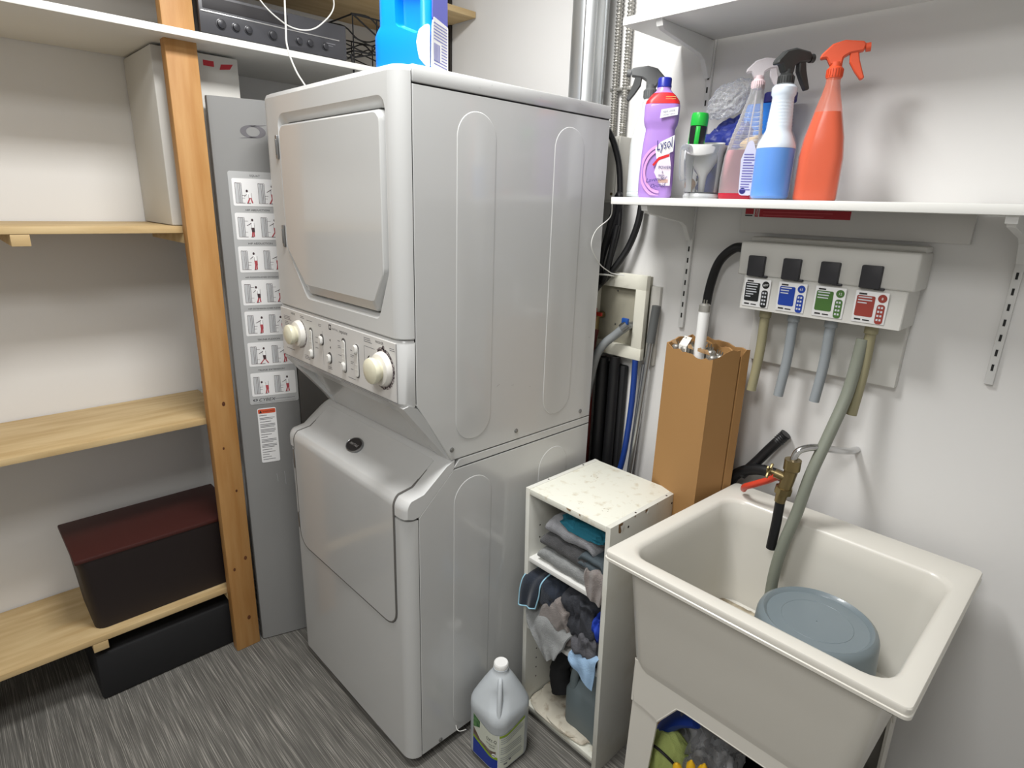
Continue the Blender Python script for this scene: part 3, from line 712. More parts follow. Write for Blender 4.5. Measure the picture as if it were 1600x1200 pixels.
b = B(); tube(b, spline([(-.065, .755, 1.19), (-.064, .74, 1.1), (-.06, .74, .9), (-.055, .74, .3)], 8), .0095, 12); tag(obj('red_hose', b, mat('dark_red_hose', (92, 28, 24), .5)), 'dark red water hose hanging behind the washer corner', 'hose')
for k, (pts, r, l) in enumerate((([(-.04, .77, 1.10), (-.035, .765, .9), (-.03, .76, .6), (-.03, .76, .2)], .019, 'thick black drain hose beside the dark red hose'), ([(.005, .775, 1.11), (.01, .77, .9), (.012, .765, .6), (.01, .76, .2)], .017, 'thick black hose hanging just left of the blue hose'), ([(-.11, .72, 1.22), (-.112, .715, 1.0), (-.12, .71, .6), (-.12, .70, .2)], .02, 'thick black hose against the washer cabinet edge'))):
    b = B(); tube(b, spline(pts, 6), r, 12); tag(obj('black_hose', b, mat('black_hose', (20, 20, 22), .55)), l, 'hose')
b = B(); box(b, -.06, .035, .79, .815, .02, 1.08, .006); tag(obj('black_fill', b, mat('black_fill', (26, 26, 28), .7)), 'added black sheet that darkens the shaded wall behind the hanging hoses', 'board')  # black sheet added to deepen the shade behind the hoses
# poles
pp_ = thing('extension_pole', 'silver pole with a grey foam grip leaning on the wall beside the carton', 'pole', (.10, .78, .2))
gr_ = mat('grip_grey', (96, 98, 98), .7)
b = B(); tube(b, [(.122, .790, 1.19), (.10, .772, .70), (.085, .765, .3), (.075, .76, .01)], .0085, 14); obj('tube', b, mat('satin_aluminium', (170, 172, 172), .3, metal=.85), pp_)
b = B(); tube(b, [(.1215, .789, 1.175), (.128, .793, 1.29)], .0135, 14); obj('grip', b, gr_, pp_)
b = B(); tube(b, [(.098, .80, 1.10), (.085, .79, .70), (.07, .785, .01)], .006, 12); tag(obj('thin_pole', b, mat('satin_aluminium', (170, 172, 172), .3, metal=.85)), 'thinner bare metal pole just left of the gripped pole', 'pole')
# ================================================================== right side wall shelves
wrail = mat('white_rail', (214, 214, 212), .35)
standard(.206, 1.235, 2.595, wrail, 'white slotted shelf rail on the wall above the cardboard carton')
standard(.95, 1.235, 2.595, wrail, 'white slotted shelf rail at the right end of the wall shelves')
SX = .106
def wshelf(z0, label, y0=.558):
    s = thing('wall_shelf', label, 'shelf', (.7, .7, z0))
    b = B(); box(b, SX, 1.35, y0, .806, z0, z0+.018, .0012); obj('shelf_board', b, melamine, s)
    for x in (.206, .95):
        pr = [(y0+.012, z0), (y0+.012, z0-.012), (y0+.022, z0-.020), (.70, z0-.036), (.745, z0-.042), (.768, z0-.052), (.784, z0-.074), (.797, z0-.092), (.807, z0-.088), (.807, z0)]
        b = B(); prism(b, pr, 0, x-.007, x+.007, .001); prism(b, [(y0+.006, z0), (y0+.012, z0-.014), (y0+.018, z0)], 0, x-.009, x+.009)
        br = obj('bracket', b, wrail, s, smooth=20)
        b = B(); box(b, x-.0085, x-.0065, .698, .722, z0-.026, z0-.018); prism(b, [(.737+.011*math.cos(q), z0-.030+.004*math.sin(q)) for q in [2*PI*i/14 for i in range(14)]], 0, x-.0078, x-.0066); obj('bracket_slot', b, slotm, br)
    return s
wshelf(1.580, 'lower white wall shelf holding the cleaning bottles')
wshelf(1.998, 'empty upper white wall shelf above the cleaning bottles', .552)
# ================================================================== things on the lower shelf
ZS = 1.5985
hdpe = mat('white_hdpe', (232, 234, 236), .4, alpha=.86)
def trigger(root, z, az, body, lever, s=1, collar=None, M=None):
    """spray head; +x of its frame is where the nozzle points"""
    T = WM[root] @ Matrix.Translation((0, 0, z)) @ Matrix.Rotation(az, 4, 'Z') @ Matrix.Diagonal((s, s, s, 1))
    if M is not None: T = T @ M
    b = B(); lathe(b, [(.0150, -.002), (.0155, .0), (.0155, .016), (.0135, .018), (.0118, .02), (.0118, .028)], 24, T)
    for k in range(20):
        a = 2*PI*k/20; box(b, -.0008, .0008, -.0008, .0008, .001, .015, M=T @ Matrix.Rotation(a, 4, 'Z') @ Matrix.Translation((.0157, 0, 0)))
    obj('collar', b, collar or body, root)
    hp = rpoly([(-.012, .022), (.011, .022), (.012, .036), (.022, .042), (.047, .046), (.050, .058), (.044, .064), (.01, .068), (-.012, .062), (-.030, .044), (-.034, .034), (-.020, .036)], .004, 4)
    b = B(); prism(b, hp, 1, -.0095, .0095, .003, M=T); obj('spray_head', b, body, root)
    lv = rpoly([(.022, .044), (.038, .046), (.042, .030), (.050, .010), (.056, -.004), (.049, -.008), (.036, .008), (.024, .026)], .003, 4)
    b = B(); prism(b, lv, 1, -.007, .007, .002, M=T); obj('trigger', b, lever, root)
    b = B(); cyl(b, T @ Vector((.049, 0, .053)), T @ Vector((.058, 0, .054)), .0085*s, 16); obj('nozzle', b, body, root)
def bottle_lathe(prof, M=None, n=32, sy=1): 
    b = B(); T = M or Matrix(); lathe(b, prof, n, T @ Matrix.Diagonal((1, sy, 1, 1))); return b
def wrap(r, a0, M, rfun=None):
    """bend flat text round a cylinder of radius r centred on angle a0"""
    def f(co):
        a = a0+co.x/r; rr = rfun(co.y) if rfun else r
        return Vector((rr*math.cos(a), rr*math.sin(a), co.y))
    return f
def wrap_patch(bm, r, a0, a1, z0, z1, M, n=10, r2=None, sy=1, topf=None):
    r2 = r if r2 is None else r2; A = []
    for k in range(n+1):
        a = a0+(a1-a0)*k/n; zt = z1+(topf(k/n) if topf else 0)
        A.append((bm.verts.new(M @ Vector((r*math.cos(a), sy*r*math.sin(a), z0))), bm.verts.new(M @ Vector((r2*math.cos(a), sy*r2*math.sin(a), zt)))))
    for p, q in zip(A, A[1:]): bm.faces.new((p[0], q[0], q[1], p[1]))
CAMAZ = lambda x, y: math.atan2(-.78-y, 1.128-x)
quart = [(_r, _z*1.03) for _r, _z in [(.001, 0), (.036, 0), (.040, .004), (.0415, .012), (.0405, .016), (.0415, .02), (.0415, .135), (.040, .15), (.030, .185), (.020, .212), (.0175, .222), (.0175, .238), (.0145, .24), (.0145, .252)]]
# 1 grey-headed white spray bottle
g1 = mat('grey_trigger', (106, 108, 108), .5)
s1 = thing('spray_bottle', 'white spray bottle with a grey trigger at the left end of the shelf', 'spray bottle', (.112, .686, ZS))
obj('bottle', bottle_lathe([(r, z) for r, z in quart]), mat('white_hdpe_cloudy', (222, 226, 226), .4, alpha=.9), s1, world=False)
b = B(); lathe(b, [(.001, .002), (.0408, .004), (.0408, .118), (.001, .118)], 28, WM[s1]); obj('liquid', b, mat('milky_liquid', (188, 196, 196), .3), s1)
trigger(s1, .255, CAMAZ(.118, .69)-R(92), g1, mat('dark_grey_trigger', (70, 72, 72), .5), 1.12)
# 2 lavender cleaner bottle
lav = mat('lavender_plastic', (170, 132, 208), .32, coat=.4)
s2 = thing('cleaner_bottle', 'lavender cleaner bottle with blue cap and pink swirl label', 'bottle', (.196, .622, ZS), CAMAZ(.196, .622)+R(90))
# local x runs across the wide face (to the viewer's right), local -y faces the viewer
def sect(w_, d_, z, r=.018, n=6, cx=0): return [(x+cx, y, z) for x, y in rrect(-w_/2, w_/2, -d_/2, d_/2, min(r, w_/2-.001, d_/2-.001), n)]
L = [sect(.078, .052, 0), sect(.084, .057, .006), sect(.086, .058, .04), sect(.083, .057, .10), sect(.078, .055, .14), sect(.073, .052, .160), sect(.074, .052, .167), sect(.083, .056, .177), sect(.086, .058, .187), sect(.086, .058, .218), sect(.080, .055, .230), sect(.060, .046, .243, .02), sect(.042, .038, .252, .018), sect(.034, .034, .257, .0168), sect(.032, .032, .266, .0158)]
b = B(); loft(b, L); obj('bottle', b, lav, s2, world=False, smooth=50)
b = B(); lathe(b, [(.0175, .262), (.0175, .266), (.0168, .268), (.0168, .282), (.0155, .284)], 28); obj('cap', b, mat('cobalt_cap', (34, 44, 150), .35), s2, world=False)
b = B(); 
def scale_sect(s, dz=0): return s
L2 = [sect(.0838, .0576, .2225), sect(.0806, .0556, .230), sect(.0606, .0466, .2435, .02), sect(.050, .042, .2485, .02)]
loft(b, L2, False, False); obj('red_band', b, mat('label_red', (206, 38, 44), .4), s2, world=False)
TF = Matrix.Translation((0, -.0302, 0)) @ Matrix.Rotation(R(90), 4, 'X')   # x right, y up, z towards viewer
def onface(y):    # depth correction following the bottle front
    zs = [(0, .0), (.08, .0), (.12, .0008), (.145, .0020), (.158, .0030), (.170, .002), (.185, .0006), (.21, .0006)]
    for (a, p), (c, q) in zip(zs, zs[1:]):
        if a <= y <= c: return -(p+(q-p)*(y-a)/(c-a))
    return 0
def flatpoly(bm, T, pts, z=0, nz=6):
    ys = sorted({round(p[1], 4) for p in pts})
    vs = [bm.verts.new(T @ Vector((p[0], p[1], z+onface(p[1])+.0015))) for p in pts]; bm.faces.new(vs)
b = B(); c0 = (.010, .065)
for r1, r2, c in ((.056, .050, 0), (.047, .041, 0), (.038, .0, 0)):
    for k in range(24):
        a, d = PI*.5+PI*1.0*k/24, PI*.5+PI*1.0*(k+1)/24
        q = [(c0[0]+r1*.92*math.cos(a), c0[1]+r1*1.15*math.sin(a)), (c0[0]+r1*.92*math.cos(d), c0[1]+r1*1.15*math.sin(d)), (c0[0]+r2*.92*math.cos(d), c0[1]+r2*1.15*math.sin(d)), (c0[0]+r2*.92*math.cos(a), c0[1]+r2*1.15*math.sin(a))]
        q = [(max(-.0375, x), max(.006, y)) for x, y in q]
        if len({(round(x, 5), round(y, 5)) for x, y in q}) == 4: flatpoly(b, TF, q)
obj('pink_swirl', b, mat('label_pink', (218, 160, 214), .4), s2, world=False)
b = B(); flatpoly(b, TF, [(.012, .03), (.036, .03), (.034, .078), (.027, .112), (.002, .092), (-.006, .062)], z=.0004); obj('label_panel', b, mat('label_pale', (228, 214, 226), .45), s2, world=False)
b = B(); flatpoly(b, TF, [(-.008, .118), (.004, .134), (.036, .150), (.036, .112), (-.003, .094)], z=.0008)
flatpoly(b, TF, [(-.002, .208), (.038, .214), (.038, .196), (-.004, .188)], z=.0024); stuff(obj('label_white', b, white_paper, s2, world=False))
b = B(); flatpoly(b, TF, [(-.012, .080), (.002, .098), (.028, .106), (.028, .1), (.004, .091), (-.008, .076)], z=.0009); obj('label_stripe', b, mat('label_red', (206, 38, 44), .4), s2, world=False)
navy = mat('navy_print', (36, 36, 110), .5)
text('brand_lettering', 'Lysol', .034, navy, s2, TF @ Matrix.Rotation(R(14), 4, 'Z') @ Matrix.Translation((.0225, .1105, .0035)), sx=.56, shear=.35, world=False)
for s, x, y, z_ in (('POWER', .004, .070, .011), ('&', .013, .060, .008), ('FRESH', .005, .052, .007)):
    text('label_lettering', s, z_, navy, s2, TF @ Matrix.Translation((x, y, .0035)), sx=.8, world=False)
text('label_lettering', 'Lavender', .014, navy, s2, TF @ Matrix.Rotation(R(10), 4, 'Z') @ Matrix.Translation((-.018, .040, .0035)), shear=.4, world=False)
text('label_lettering', 'Orchid', .013, navy, s2, TF @ Matrix.Rotation(R(8), 4, 'Z') @ Matrix.Translation((-.010, .025, .0035)), shear=.4, world=False)
text('label_lettering', 'NEW LOOK', .006, navy, s2, TF @ Matrix.Rotation(R(9), 4, 'Z') @ Matrix.Translation((.034, .197, .0055)), world=False, sx=.9)
text('label_lettering', 'SAME GREAT FORMULA', .004, navy, s2, TF @ Matrix.Rotation(R(9), 4, 'Z') @ Matrix.Translation((.033, .190, .0055)), world=False, sx=.7)
b = B()
for q in range(3): box(b, .006, .03, -.0005, .0005, .044-q*.003, .0448-q*.003, M=Matrix.Translation((0, -.0325, 0)))
for q in range(2): box(b, .006, .03, -.0005, .0005, .237-q*.005, .239-q*.005, M=Matrix.Translation((0, -.0253+q*-.0012, 0)))
obj('label_lines', b, mat('label_gold', (206, 150, 90), .5), s2, world=False)
# 3 clear measuring jug with a funnel, a tool handle and a wooden knob
mj = thing('measuring_jug', 'clear plastic measuring jug holding a funnel and a green handled tool', 'jug', (.312, .658, ZS))
cp = clear('clear_plastic', (240, 243, 245), .03)
A = CAMAZ(.306, .655)
b = B(); n = 36
def ringp(r, z, lip=0): return [(r*math.cos(2*PI*i/n), r*math.sin(2*PI*i/n), z) for i in range(n)]
loft(b, [ringp(.044, .0), ringp(.046, .006), ringp(.043, .012), ringp(.044, .014), ringp(.053, .118), ringp(.0555, .121), ringp(.0555, .124), ringp(.0515, .122), ringp(.0415, .016), ringp(.02, .014)], True, True, WM[mj]); obj('jug_body', b, cp, mj, smooth=60)
hx = math.cos(A-R(42)); hy = math.sin(A-R(42))
hp = [(.050, .112), (.072, .116), (.082, .108), (.078, .060), (.072, .042)]
b = B(); tube(b, [WM[mj] @ Vector((hx*r, hy*r, z)) for r, z in [(q.x, q.y) for q in spline([(a, c, 0) for a, c in hp], 6)]], .0065, 10, flat=1.3); obj('handle', b, cp, mj)
b = B(); loft(b, [ringp(.0445, .0), ringp(.0465, .006), ringp(.0435, .0125), ringp(.03, .0135)], True, True, WM[mj]); obj('jug_base', b, mat('jug_base_grey', (206, 208, 208), .2, alpha=.7), mj)
fn = thing('funnel', 'white plastic funnel lying inside the clear measuring jug', 'funnel', (.306, .655, ZS+.016))
T = Matrix.Translation((.308, .660, ZS+.0165)) @ Matrix.Rotation(R(8), 4, (1, .4, 0)) @ Matrix.Diagonal((1.15, 1.15, 1.22, 1))
b = B(); lathe(b, [(.006, .0), (.008, .028), (.010, .034), (.036, .072), (.039, .078), (.040, .094), (.038, .094), (.037, .079), (.008, .035), (.006, .03)], 32, T, False, False); obj('funnel_cone', b, mat('white_funnel', (236, 236, 234), .4), fn)
td = thing('screwdriver', 'green and black screwdriver standing in the clear jug', 'screwdriver', (.31, .65, ZS+.02))
T = Matrix.Translation((.288, .640, ZS+.078)) @ Matrix.Rotation(R(3), 4, 'Y') @ Matrix.Diagonal((1.12, 1.12, 1.16, 1))
grn = mat('lime_plastic', (30, 176, 60), .35, coat=.2)
b = B(); lathe(b, [(.004, 0), (.014, .004), (.0165, .014), (.013, .026), (.0125, .034), (.0165, .052), (.0175, .078)], 24, T); obj('grip', b, blackrub, td)
b = B(); lathe(b, [(.0178, .079), (.0182, .084), (.0182, .098), (.0165, .104), (.011, .105), (.010, .102), (.0, .102)], 24, T)
for a in (0, 2.1, 4.2):
    TT = T @ Matrix.Rotation(a+A, 4, 'Z'); box(b, .0135, .0182, -.005, .005, .034, .078, .002, M=TT)
lathe(b, [(.0145, .0025), (.0172, .011), (.0168, .016)], 24, T); obj('handle_end', b, grn, td)
b = B(); cyl(b, T @ Vector((0, 0, .002)), T @ Vector((0, 0, -.055)), .0035); obj('shaft', b, steel, td)
b = B(); ball(b, (.286, .640, ZS+.034), .014, 1, 1, 1.1); cyl(b, (.286, .640, ZS+.016), (.286, .640, ZS+.026), .008); tag(obj('wooden_knob', b, mat('knob_wood', (186, 146, 104), .5)), 'small wooden knob lying in the bottom of the clear jug', 'knob')
# 4 clear spray bottle with pink liquid
s4 = thing('spray_bottle', 'clear spray bottle part filled with pink liquid, trigger pointing right', 'spray bottle', (.400, .665, ZS), CAMAZ(.395, .665)+R(90))
L4 = [(.078, .050, 0), (.084, .055, .006), (.084, .055, .05), (.080, .054, .10), (.068, .048, .14), (.052, .040, .18), (.038, .034, .215), (.030, .030, .235), (.027, .027, .252)]
def loft_sects(Ls, n=7, lean=0): 
    b = B(); loft(b, [sect(w_, d_, z, .024, n, lean*max(0, z-.08)/.16) for w_, d_, z in Ls]); return b
obj('bottle', loft_sects(L4, lean=.016), clear('clear_bottle', (226, 228, 230), .16, .08), s4, world=False, smooth=60)
obj('liquid', loft_sects([(.076, .048, .002), (.082, .053, .007), (.082, .053, .05), (.0785, .052, .095), (.074, .05, .112)], lean=.016), mat('pink_liquid', (226, 150, 160), .15, alpha=.92), s4, world=False, smooth=60)
obj('base_band', loft_sects([(.0785, .0505, .0005), (.0845, .0555, .006), (.0845, .0555, .014), (.083, .054, .015)]), mat('red_liquid', (178, 30, 52), .2), s4, world=False)
for k in range(9):
    z = .118+.010*k; sc_ = [q for q in L4 if q[2] <= z][-1]; nx = [q for q in L4 if q[2] > z][0]; t = (z-sc_[2])/(nx[2]-sc_[2]); wd_ = sc_[0]+(nx[0]-sc_[0])*t; dd_ = sc_[1]+(nx[1]-sc_[1])*t
    b = B(); lx = .016*max(0, z-.08)/.16; loft(b, [sect(wd_+.001, dd_+.001, z-.0012, .022, 7, lx), sect(wd_+.003, dd_+.003, z, .022, 7, lx), sect(wd_+.001, dd_+.001, z+.0012, .022, 7, lx)], False, False); obj('grip_rib', b, cp, s4, world=False)
b = B(); prism(b, rpoly([(.004, .010), (.034, .010), (.036, .05), (.034, .10), (.022, .132), (.012, .130), (.0, .09)], .008, 4), 2, -.0005, .0006, M=Matrix.Translation((0, -.0285, 0)) @ Matrix.Rotation(R(90), 4, 'X')); lbq = obj('label', b, mat('label_lilac', (206, 206, 226), .4), s4, world=False)
b = B()
for k in range(14):
    z = .1-.006*k; box(b, .006, .006+random.uniform(.018, .026), -.0297, -.0292, z, z+.0022)
obj('label_lines', b, mat('violet_print', (108, 104, 170), .5), s4, world=False)
b = B(); lathe(b, [(.007, 0), (.007, .0006)], 14, Matrix.Translation((.012, -.0290, .02)) @ Matrix.Rotation(R(90), 4, 'X')); obj('label_dot', b, navy, s4, world=False)
trigger(s4, .246, R(3), mat('clear_trigger', (226, 220, 224), .3, alpha=.55), mat('clear_trigger', (226, 220, 224), .3), .92, collar=mat('pink_collar', (226, 202, 206), .3), M=Matrix.Translation((.0175, 0, 0)))
b = B(); tube(b, [(.016, 0, .245), (.004, 0, .02)], .002, 6); obj('dip_tube', b, mat('clear_trigger', (226, 220, 224), .3), s4, world=False)
# 5 tall white spray bottle with blue liquid
s5 = thing('spray_bottle', 'white spray bottle with a dark trigger, half full of bright blue liquid', 'spray bottle', (.500, .622, ZS))
q5 = [(.001, 0), (.037, 0), (.0405, .004), (.0415, .010), (.0405, .014), (.0415, .018), (.0415, .120), (.0405, .135), (.034, .152), (.029, .160), (.0275, .163), (.0268, .166)]
for k in range(9): z = .170+.0075*k; r = .0275-.0006*k; q5 += [(r-.0012, z), (r+.0006, z+.0035)]
q5 += [(.0225, .240), (.026, .244), (.0265, .250), (.0265, .260), (.022, .266), (.018, .268)]
q5 = [(r, z*.89) for r, z in q5]
obj('bottle', bottle_lathe(q5), mat('hdpe_translucent', (232, 240, 246), .35, alpha=.16), s5, world=False, smooth=50)
b = B(); lathe(b, [(.001, .002), (.036, .003), (.0402, .008), (.0406, .108), (.001, .108)], 32, WM[s5]); obj('liquid', b, mat('blue_liquid', (0, 132, 228), .2), s5)
b = B(); lathe(b, [(.0398, .1085), (.0398, .112), (.038, .119), (.031, .134), (.0258, .146), (.0218, .212), (.0248, .218), (.0248, .231), (.02, .236)], 28, WM[s5], True, True); obj('inner_wall', b, mat('pale_inner', (222, 232, 244), .5), s5)
dk = mat('charcoal_trigger', (58, 60, 60), .45)
trigger(s5, .237, CAMAZ(.5, .622)+R(128), dk, dk, 1.05)
# 6 orange bottle at the edge of the picture
s6 = thing('spray_bottle', 'translucent orange spray bottle at the right of the bright blue one', 'spray bottle', (.586, .655, ZS), CAMAZ(.59, .66)+R(90))
orm = mat('orange_liquid', (226, 84, 46), .25)
obj('liquid', loft_sects([(.080, .052, .001), (.084, .055, .005), (.084, .055, .09), (.074, .05, .13), (.05, .04, .18)]), orm, s6, world=False, smooth=60)
obj('bottle', loft_sects([(.082, .054, 0), (.088, .058, .006), (.088, .058, .09), (.078, .053, .13), (.052, .042, .185), (.036, .034, .215), (.028, .028, .235), (.027, .027, .25)]), mat('orange_shell', (232, 128, 98), .2, alpha=.45), s6, world=False, smooth=60)
trigger(s6, .247, R(2), mat('orange_trigger', (214, 84, 50), .4), mat('orange_trigger', (214, 84, 50), .4), 1.0)
# crumpled things behind the bottles
b = B(); bmesh.ops.create_icosphere(b, subdivisions=5, radius=1, matrix=Matrix.Translation((.335, .765, ZS+.095)) @ Matrix.Diagonal((.105, .040, .110, 1)))
rough_up(b, .022, 14, 3, .012)
for v_ in b.verts: v_.co.z = max(v_.co.z, ZS+.001); v_.co.y = min(v_.co.y, .805)
tag(obj('blue_cloth', b, mat('royal_blue_cloth', (14, 38, 132), .45, var=.5, vscale=12, rgb2=(8, 20, 84), sheen=.2), smooth=70), 'crumpled royal blue cloth behind the clear jug against the wall', 'cloth')
b = B(); prism(b, rrect(-.05, .05, -.03, .03, .014), 2, 0, .225, .006, M=Matrix.Translation((.402, .768, ZS)))
bb = thing('blue_container', 'bright blue container standing behind the pink spray bottle', 'container', (.402, .768, ZS)); obj('body', b, mat('azure_plastic', (34, 120, 214), .35, coat=.2), bb)
b = B(); prism(b, rrect(-.035, .035, -.02, .02, .01), 2, .225, .25, .003, M=Matrix.Translation((.428, .768, ZS))); obj('cap', b, navy, bb)
b = B(); lathe(b, [(.001, 0), (.03, .002), (.036, .012), (.03, .02), (.001, .02)], 20, Matrix.Translation((.365, .745, ZS+.14)) @ Matrix.Rotation(R(70), 4, 'X')); bmesh.ops.scale(b, vec=(1, 1, 1), verts=b.verts); b.free()
b = B(); T = Matrix.Translation((.305, .745, ZS+.240)) @ Matrix.Rotation(R(-30), 4, 'Y')
bmesh.ops.create_icosphere(b, subdivisions=5, radius=1, matrix=T @ Matrix.Diagonal((.062, .030, .034, 1))); rough_up(b, .008, 24, 5, .006)
tag(obj('clear_bag', b, clear('crinkled_film', (244, 246, 250), .22, .08), smooth=20), 'crinkled clear plastic packet on top of the blue cloth', 'plastic bag')
b = B(); bmesh.ops.create_icosphere(b, subdivisions=4, radius=1, matrix=Matrix.Translation((.375, .735, ZS+.125)) @ Matrix.Rotation(R(-25), 4, 'Y') @ Matrix.Diagonal((.05, .012, .02, 1))); rough_up(b, .006, 40, 9)
tag(obj('beige_rag', b, mat('beige_cloth', (206, 178, 132), .8), smooth=50), 'small beige rag tucked behind the pink spray bottle', 'rag')
# ================================================================== notice board and chemical dispenser
sg = thing('notice_board', 'white wall notice with red panels half hidden under the shelf', 'sign', (.55, .81, 1.52))
b = B(); box(b, .352, .86, .805, .8195, 1.520, 1.60, .001); obj('board', b, mat('notice_white', (212, 210, 206), .5), sg)
TS = frame((0, .8045, 0), (1, 0, 0), (0, 0, 1)); rd = mat('notice_red', (170, 34, 46), .5)
b = B(); quad(b, TS, .362, .384, 1.566, 1.598); quad(b, TS, .400, .62, 1.560, 1.590); quad(b, TS, .388, .397, 1.560, 1.595); obj('red_print', b, rd, sg)
b = B(); quad(b, TS, .362, .382, 1.561, 1.564); obj('small_print', b, ink, sg)
text('notice_lettering', 'DANGER', .008, white_paper, sg, TS @ Matrix.Translation((.396, 1.563, .0004)) @ Matrix.Rotation(R(90), 4, 'Z'), sx=.8)
for k in range(3):
    b = B(); quad(b, TS, .41, .60-.02*k, 1.580-.008*k, 1.5815-.008*k, z=.0004); obj('notice_line', b, mat('notice_line', (206, 96, 100), .5), sg)
dp = thing('chemical_dispenser', 'white wall dispenser with grey push buttons and black and blue product labels', 'dispenser', (.6, .76, 1.2))
dw = mat('dispenser_white', (208, 207, 202), .4); db = mat('button_grey', (52, 52, 56), .5)
b = B(); box(b, .405, .80, .715, .815, 1.418, 1.500, .006, 3); obj('housing', b, dw, dp)
b = B(); box(b, .408, .797, .760, .815, 1.497, 1.512, .005, 2); obj('top_rail', b, dw, dp)
b = B()
prism(b, [(.712, 1.335), (.815, 1.335), (.815, 1.425), (.728, 1.425), (.716, 1.415)], 0, .424, .79, .002); obj('lower_housing', b, dw, dp)
b = B(); box(b, .428, .785, .795, .8195, 1.188, 1.34, .003); obj('back_plate', b, dw, dp)
TD = frame((0, .7118, 0), (1, 0, 0), (0, 0, 1))
lab = [((24, 26, 26), 'ALL PURPOSE', '#97'), ((24, 62, 158), 'Glass & Multi-Surface Cleaner', '63'), ((70, 110, 50), 'Floor Cleaner', '12'), ((150, 60, 50), 'Disinfectant', '8')]
for k in range(4):
    x = .432+.0865*k
    b = B(); box(b, x+.002, x+.044, .704, .717, 1.418, 1.468, .003); box(b, x+.032, x+.052, .710, .722, 1.416, 1.421, .001); obj('push_button', b, db, dp)
    b = B(); box(b, x-.001, x+.066, .7102, .7125, 1.342, 1.412, .0008); la = obj('product_label', b, white_paper, dp)
    TL = frame((x, .7099, 0), (1, 0, 0), (0, 0, 1)); cm = mat('label_ink_%d' % k, lab[k][0], .5)
    b = B(); prism(b, rrect(.003, .040, 1.356, 1.402, .003, 3), 2, 0, .0004, M=TL); obj('label_block', b, cm, la)
    b = B(); prism(b, [(.054+.009*math.cos(q), 1.399+.009*math.sin(q)) for q in [2*PI*i/18 for i in range(18)]], 2, 0, .0004, M=TL); prism(b, rrect(.046, .062, 1.343, 1.386, .006, 4), 2, 0, .0004, M=TL); obj('label_badge', b, cm, la)
    text('label_lettering', lab[k][2], .008, white_paper, la, TL @ Matrix.Translation((.054, 1.396, .0007)), align='CENTER')
    b = B()
    for r_ in range(6 if k == 0 else 3): quad(b, TL, .006, .006+(.03 if r_ < 5 else .02)*random.uniform(.6, 1), 1.397-.0062*r_, 1.3995-.0062*r_, z=.0007)
    for r_ in range(4):
        for c_ in range(2): quad(b, TL, .0485+.006*c_, .0525+.006*c_, 1.377-.009*r_, 1.3815-.009*r_, z=.0007)
    obj('label_lines', b, mat('pale_print', (205, 208, 214), .5), la)
    b = B(); quad(b, TL, .006, .022, 1.404, 1.4075, z=.0003); quad(b, TL, .005, .018, 1.347, 1.3505, z=.0003); quad(b, TL, .022, .036, 1.347, 1.3495, z=.0003); obj('label_print', b, ink, la)
olive = mat('olive_tube', (148, 142, 112), .45); gtube = mat('grey_tube', (142, 148, 152), .45)
for k, (m, l) in enumerate(((olive, .225), (gtube, .222), (gtube, .215), (olive, .225))):
    x = (.481, .5525, .640, .727)[k]
    b = B(); tube(b, spline([(x, .745, 1.345), (x, .745, 1.30), (x+.001, .743, 1.22), (x-.003, .735, 1.345-l)], 5), .0117, 16); o = obj('outlet_tube', b, m, dp)
    b = B(); cyl(b, (x, .745, 1.337), (x, .745, 1.315), .0145, 18); obj('tube_collar', b, m, dp)
b = B(); cyl(b, (.407, .77, 1.480), (.382, .77, 1.480), .0095, 12); obj('brass_fitting', b, brass, dp)
b = B(); tube(b, spline([(.392, .77, 1.480), (.362, .77, 1.478), (.322, .775, 1.440), (.300, .782, 1.37), (.293, .787, 1.29), (.295, .79, 1.20), (.31, .79, 1.0)], 8), .0125, 14); tag(obj('supply_hose', b, mat('gloss_black_hose', (22, 22, 24), .3)), 'black supply hose arching from the dispenser down behind the carton', 'hose')

# ================================================================== cardboard cartons of fluorescent tubes
card = mat('cardboard', (164, 124, 76), .75, var=.35, vscale=3, rgb2=(156, 116, 70), bump=.05, bscale=150)
cin = mat('cardboard_inside', (150, 112, 76), .85)
e1 = Vector((.934, -.356, 0)).normalized(); e2 = Vector((.356, .934, 0)).normalized(); ez = Vector((0, 0, 1))
ezl = (Vector((.418, .622, 1.22))-Vector((.426, .603, 0))).normalized()          # leaning back on the wall
A0 = Vector((.426, .603, .0))
cx = thing('tube_carton', 'tall brown cardboard carton of fluorescent tubes leaning on the wall', 'box', A0-e1*.09)
Wd, Dp, Ht = .192, .088, 1.222
def carton(root, a0, wd_, dp_, ht, jag, m=card, t=.003):
    q = lambda u, v, h: a0-e1*u+e2*v+ezl*h
    b = B(); n = 14
    per = []
    for k in range(n): per.append((wd_*k/n, 0))
    for k in range(7): per.append((wd_, dp_*k/7))
    for k in range(n): per.append((wd_-wd_*k/n, dp_))
    for k in range(7): per.append((0, dp_-dp_*k/7))
    cu, cv = wd_/2, dp_/2
    top = [ht-.020*(1-min(1, v/(dp_*.5)))+jag*noise.noise(Vector((u*40, v*40, 1.3)))+(jag*.6 if abs(u) < .012 or abs(u-wd_) < .012 else 0) for u, v in per]
    def rg(f, s): return [q(cu+(u-cu)*s(0), cv+(v-cv)*s(1), f(i)) for i, (u, v) in enumerate(per)]
    so = lambda a: 1
    si = lambda a: 1-2*t/(wd_ if a == 0 else dp_)
    loft(b, [rg(lambda i: 0, so), rg(lambda i: ht*.97, so), rg(lambda i: top[i], so), rg(lambda i: top[i]-.001, si), rg(lambda i: ht-.14, si)], True, True)
    o = obj('carton_body', b, m, root, smooth=20)
    return q
q = carton(cx, A0, Wd, Dp, Ht, .010)
b = B()
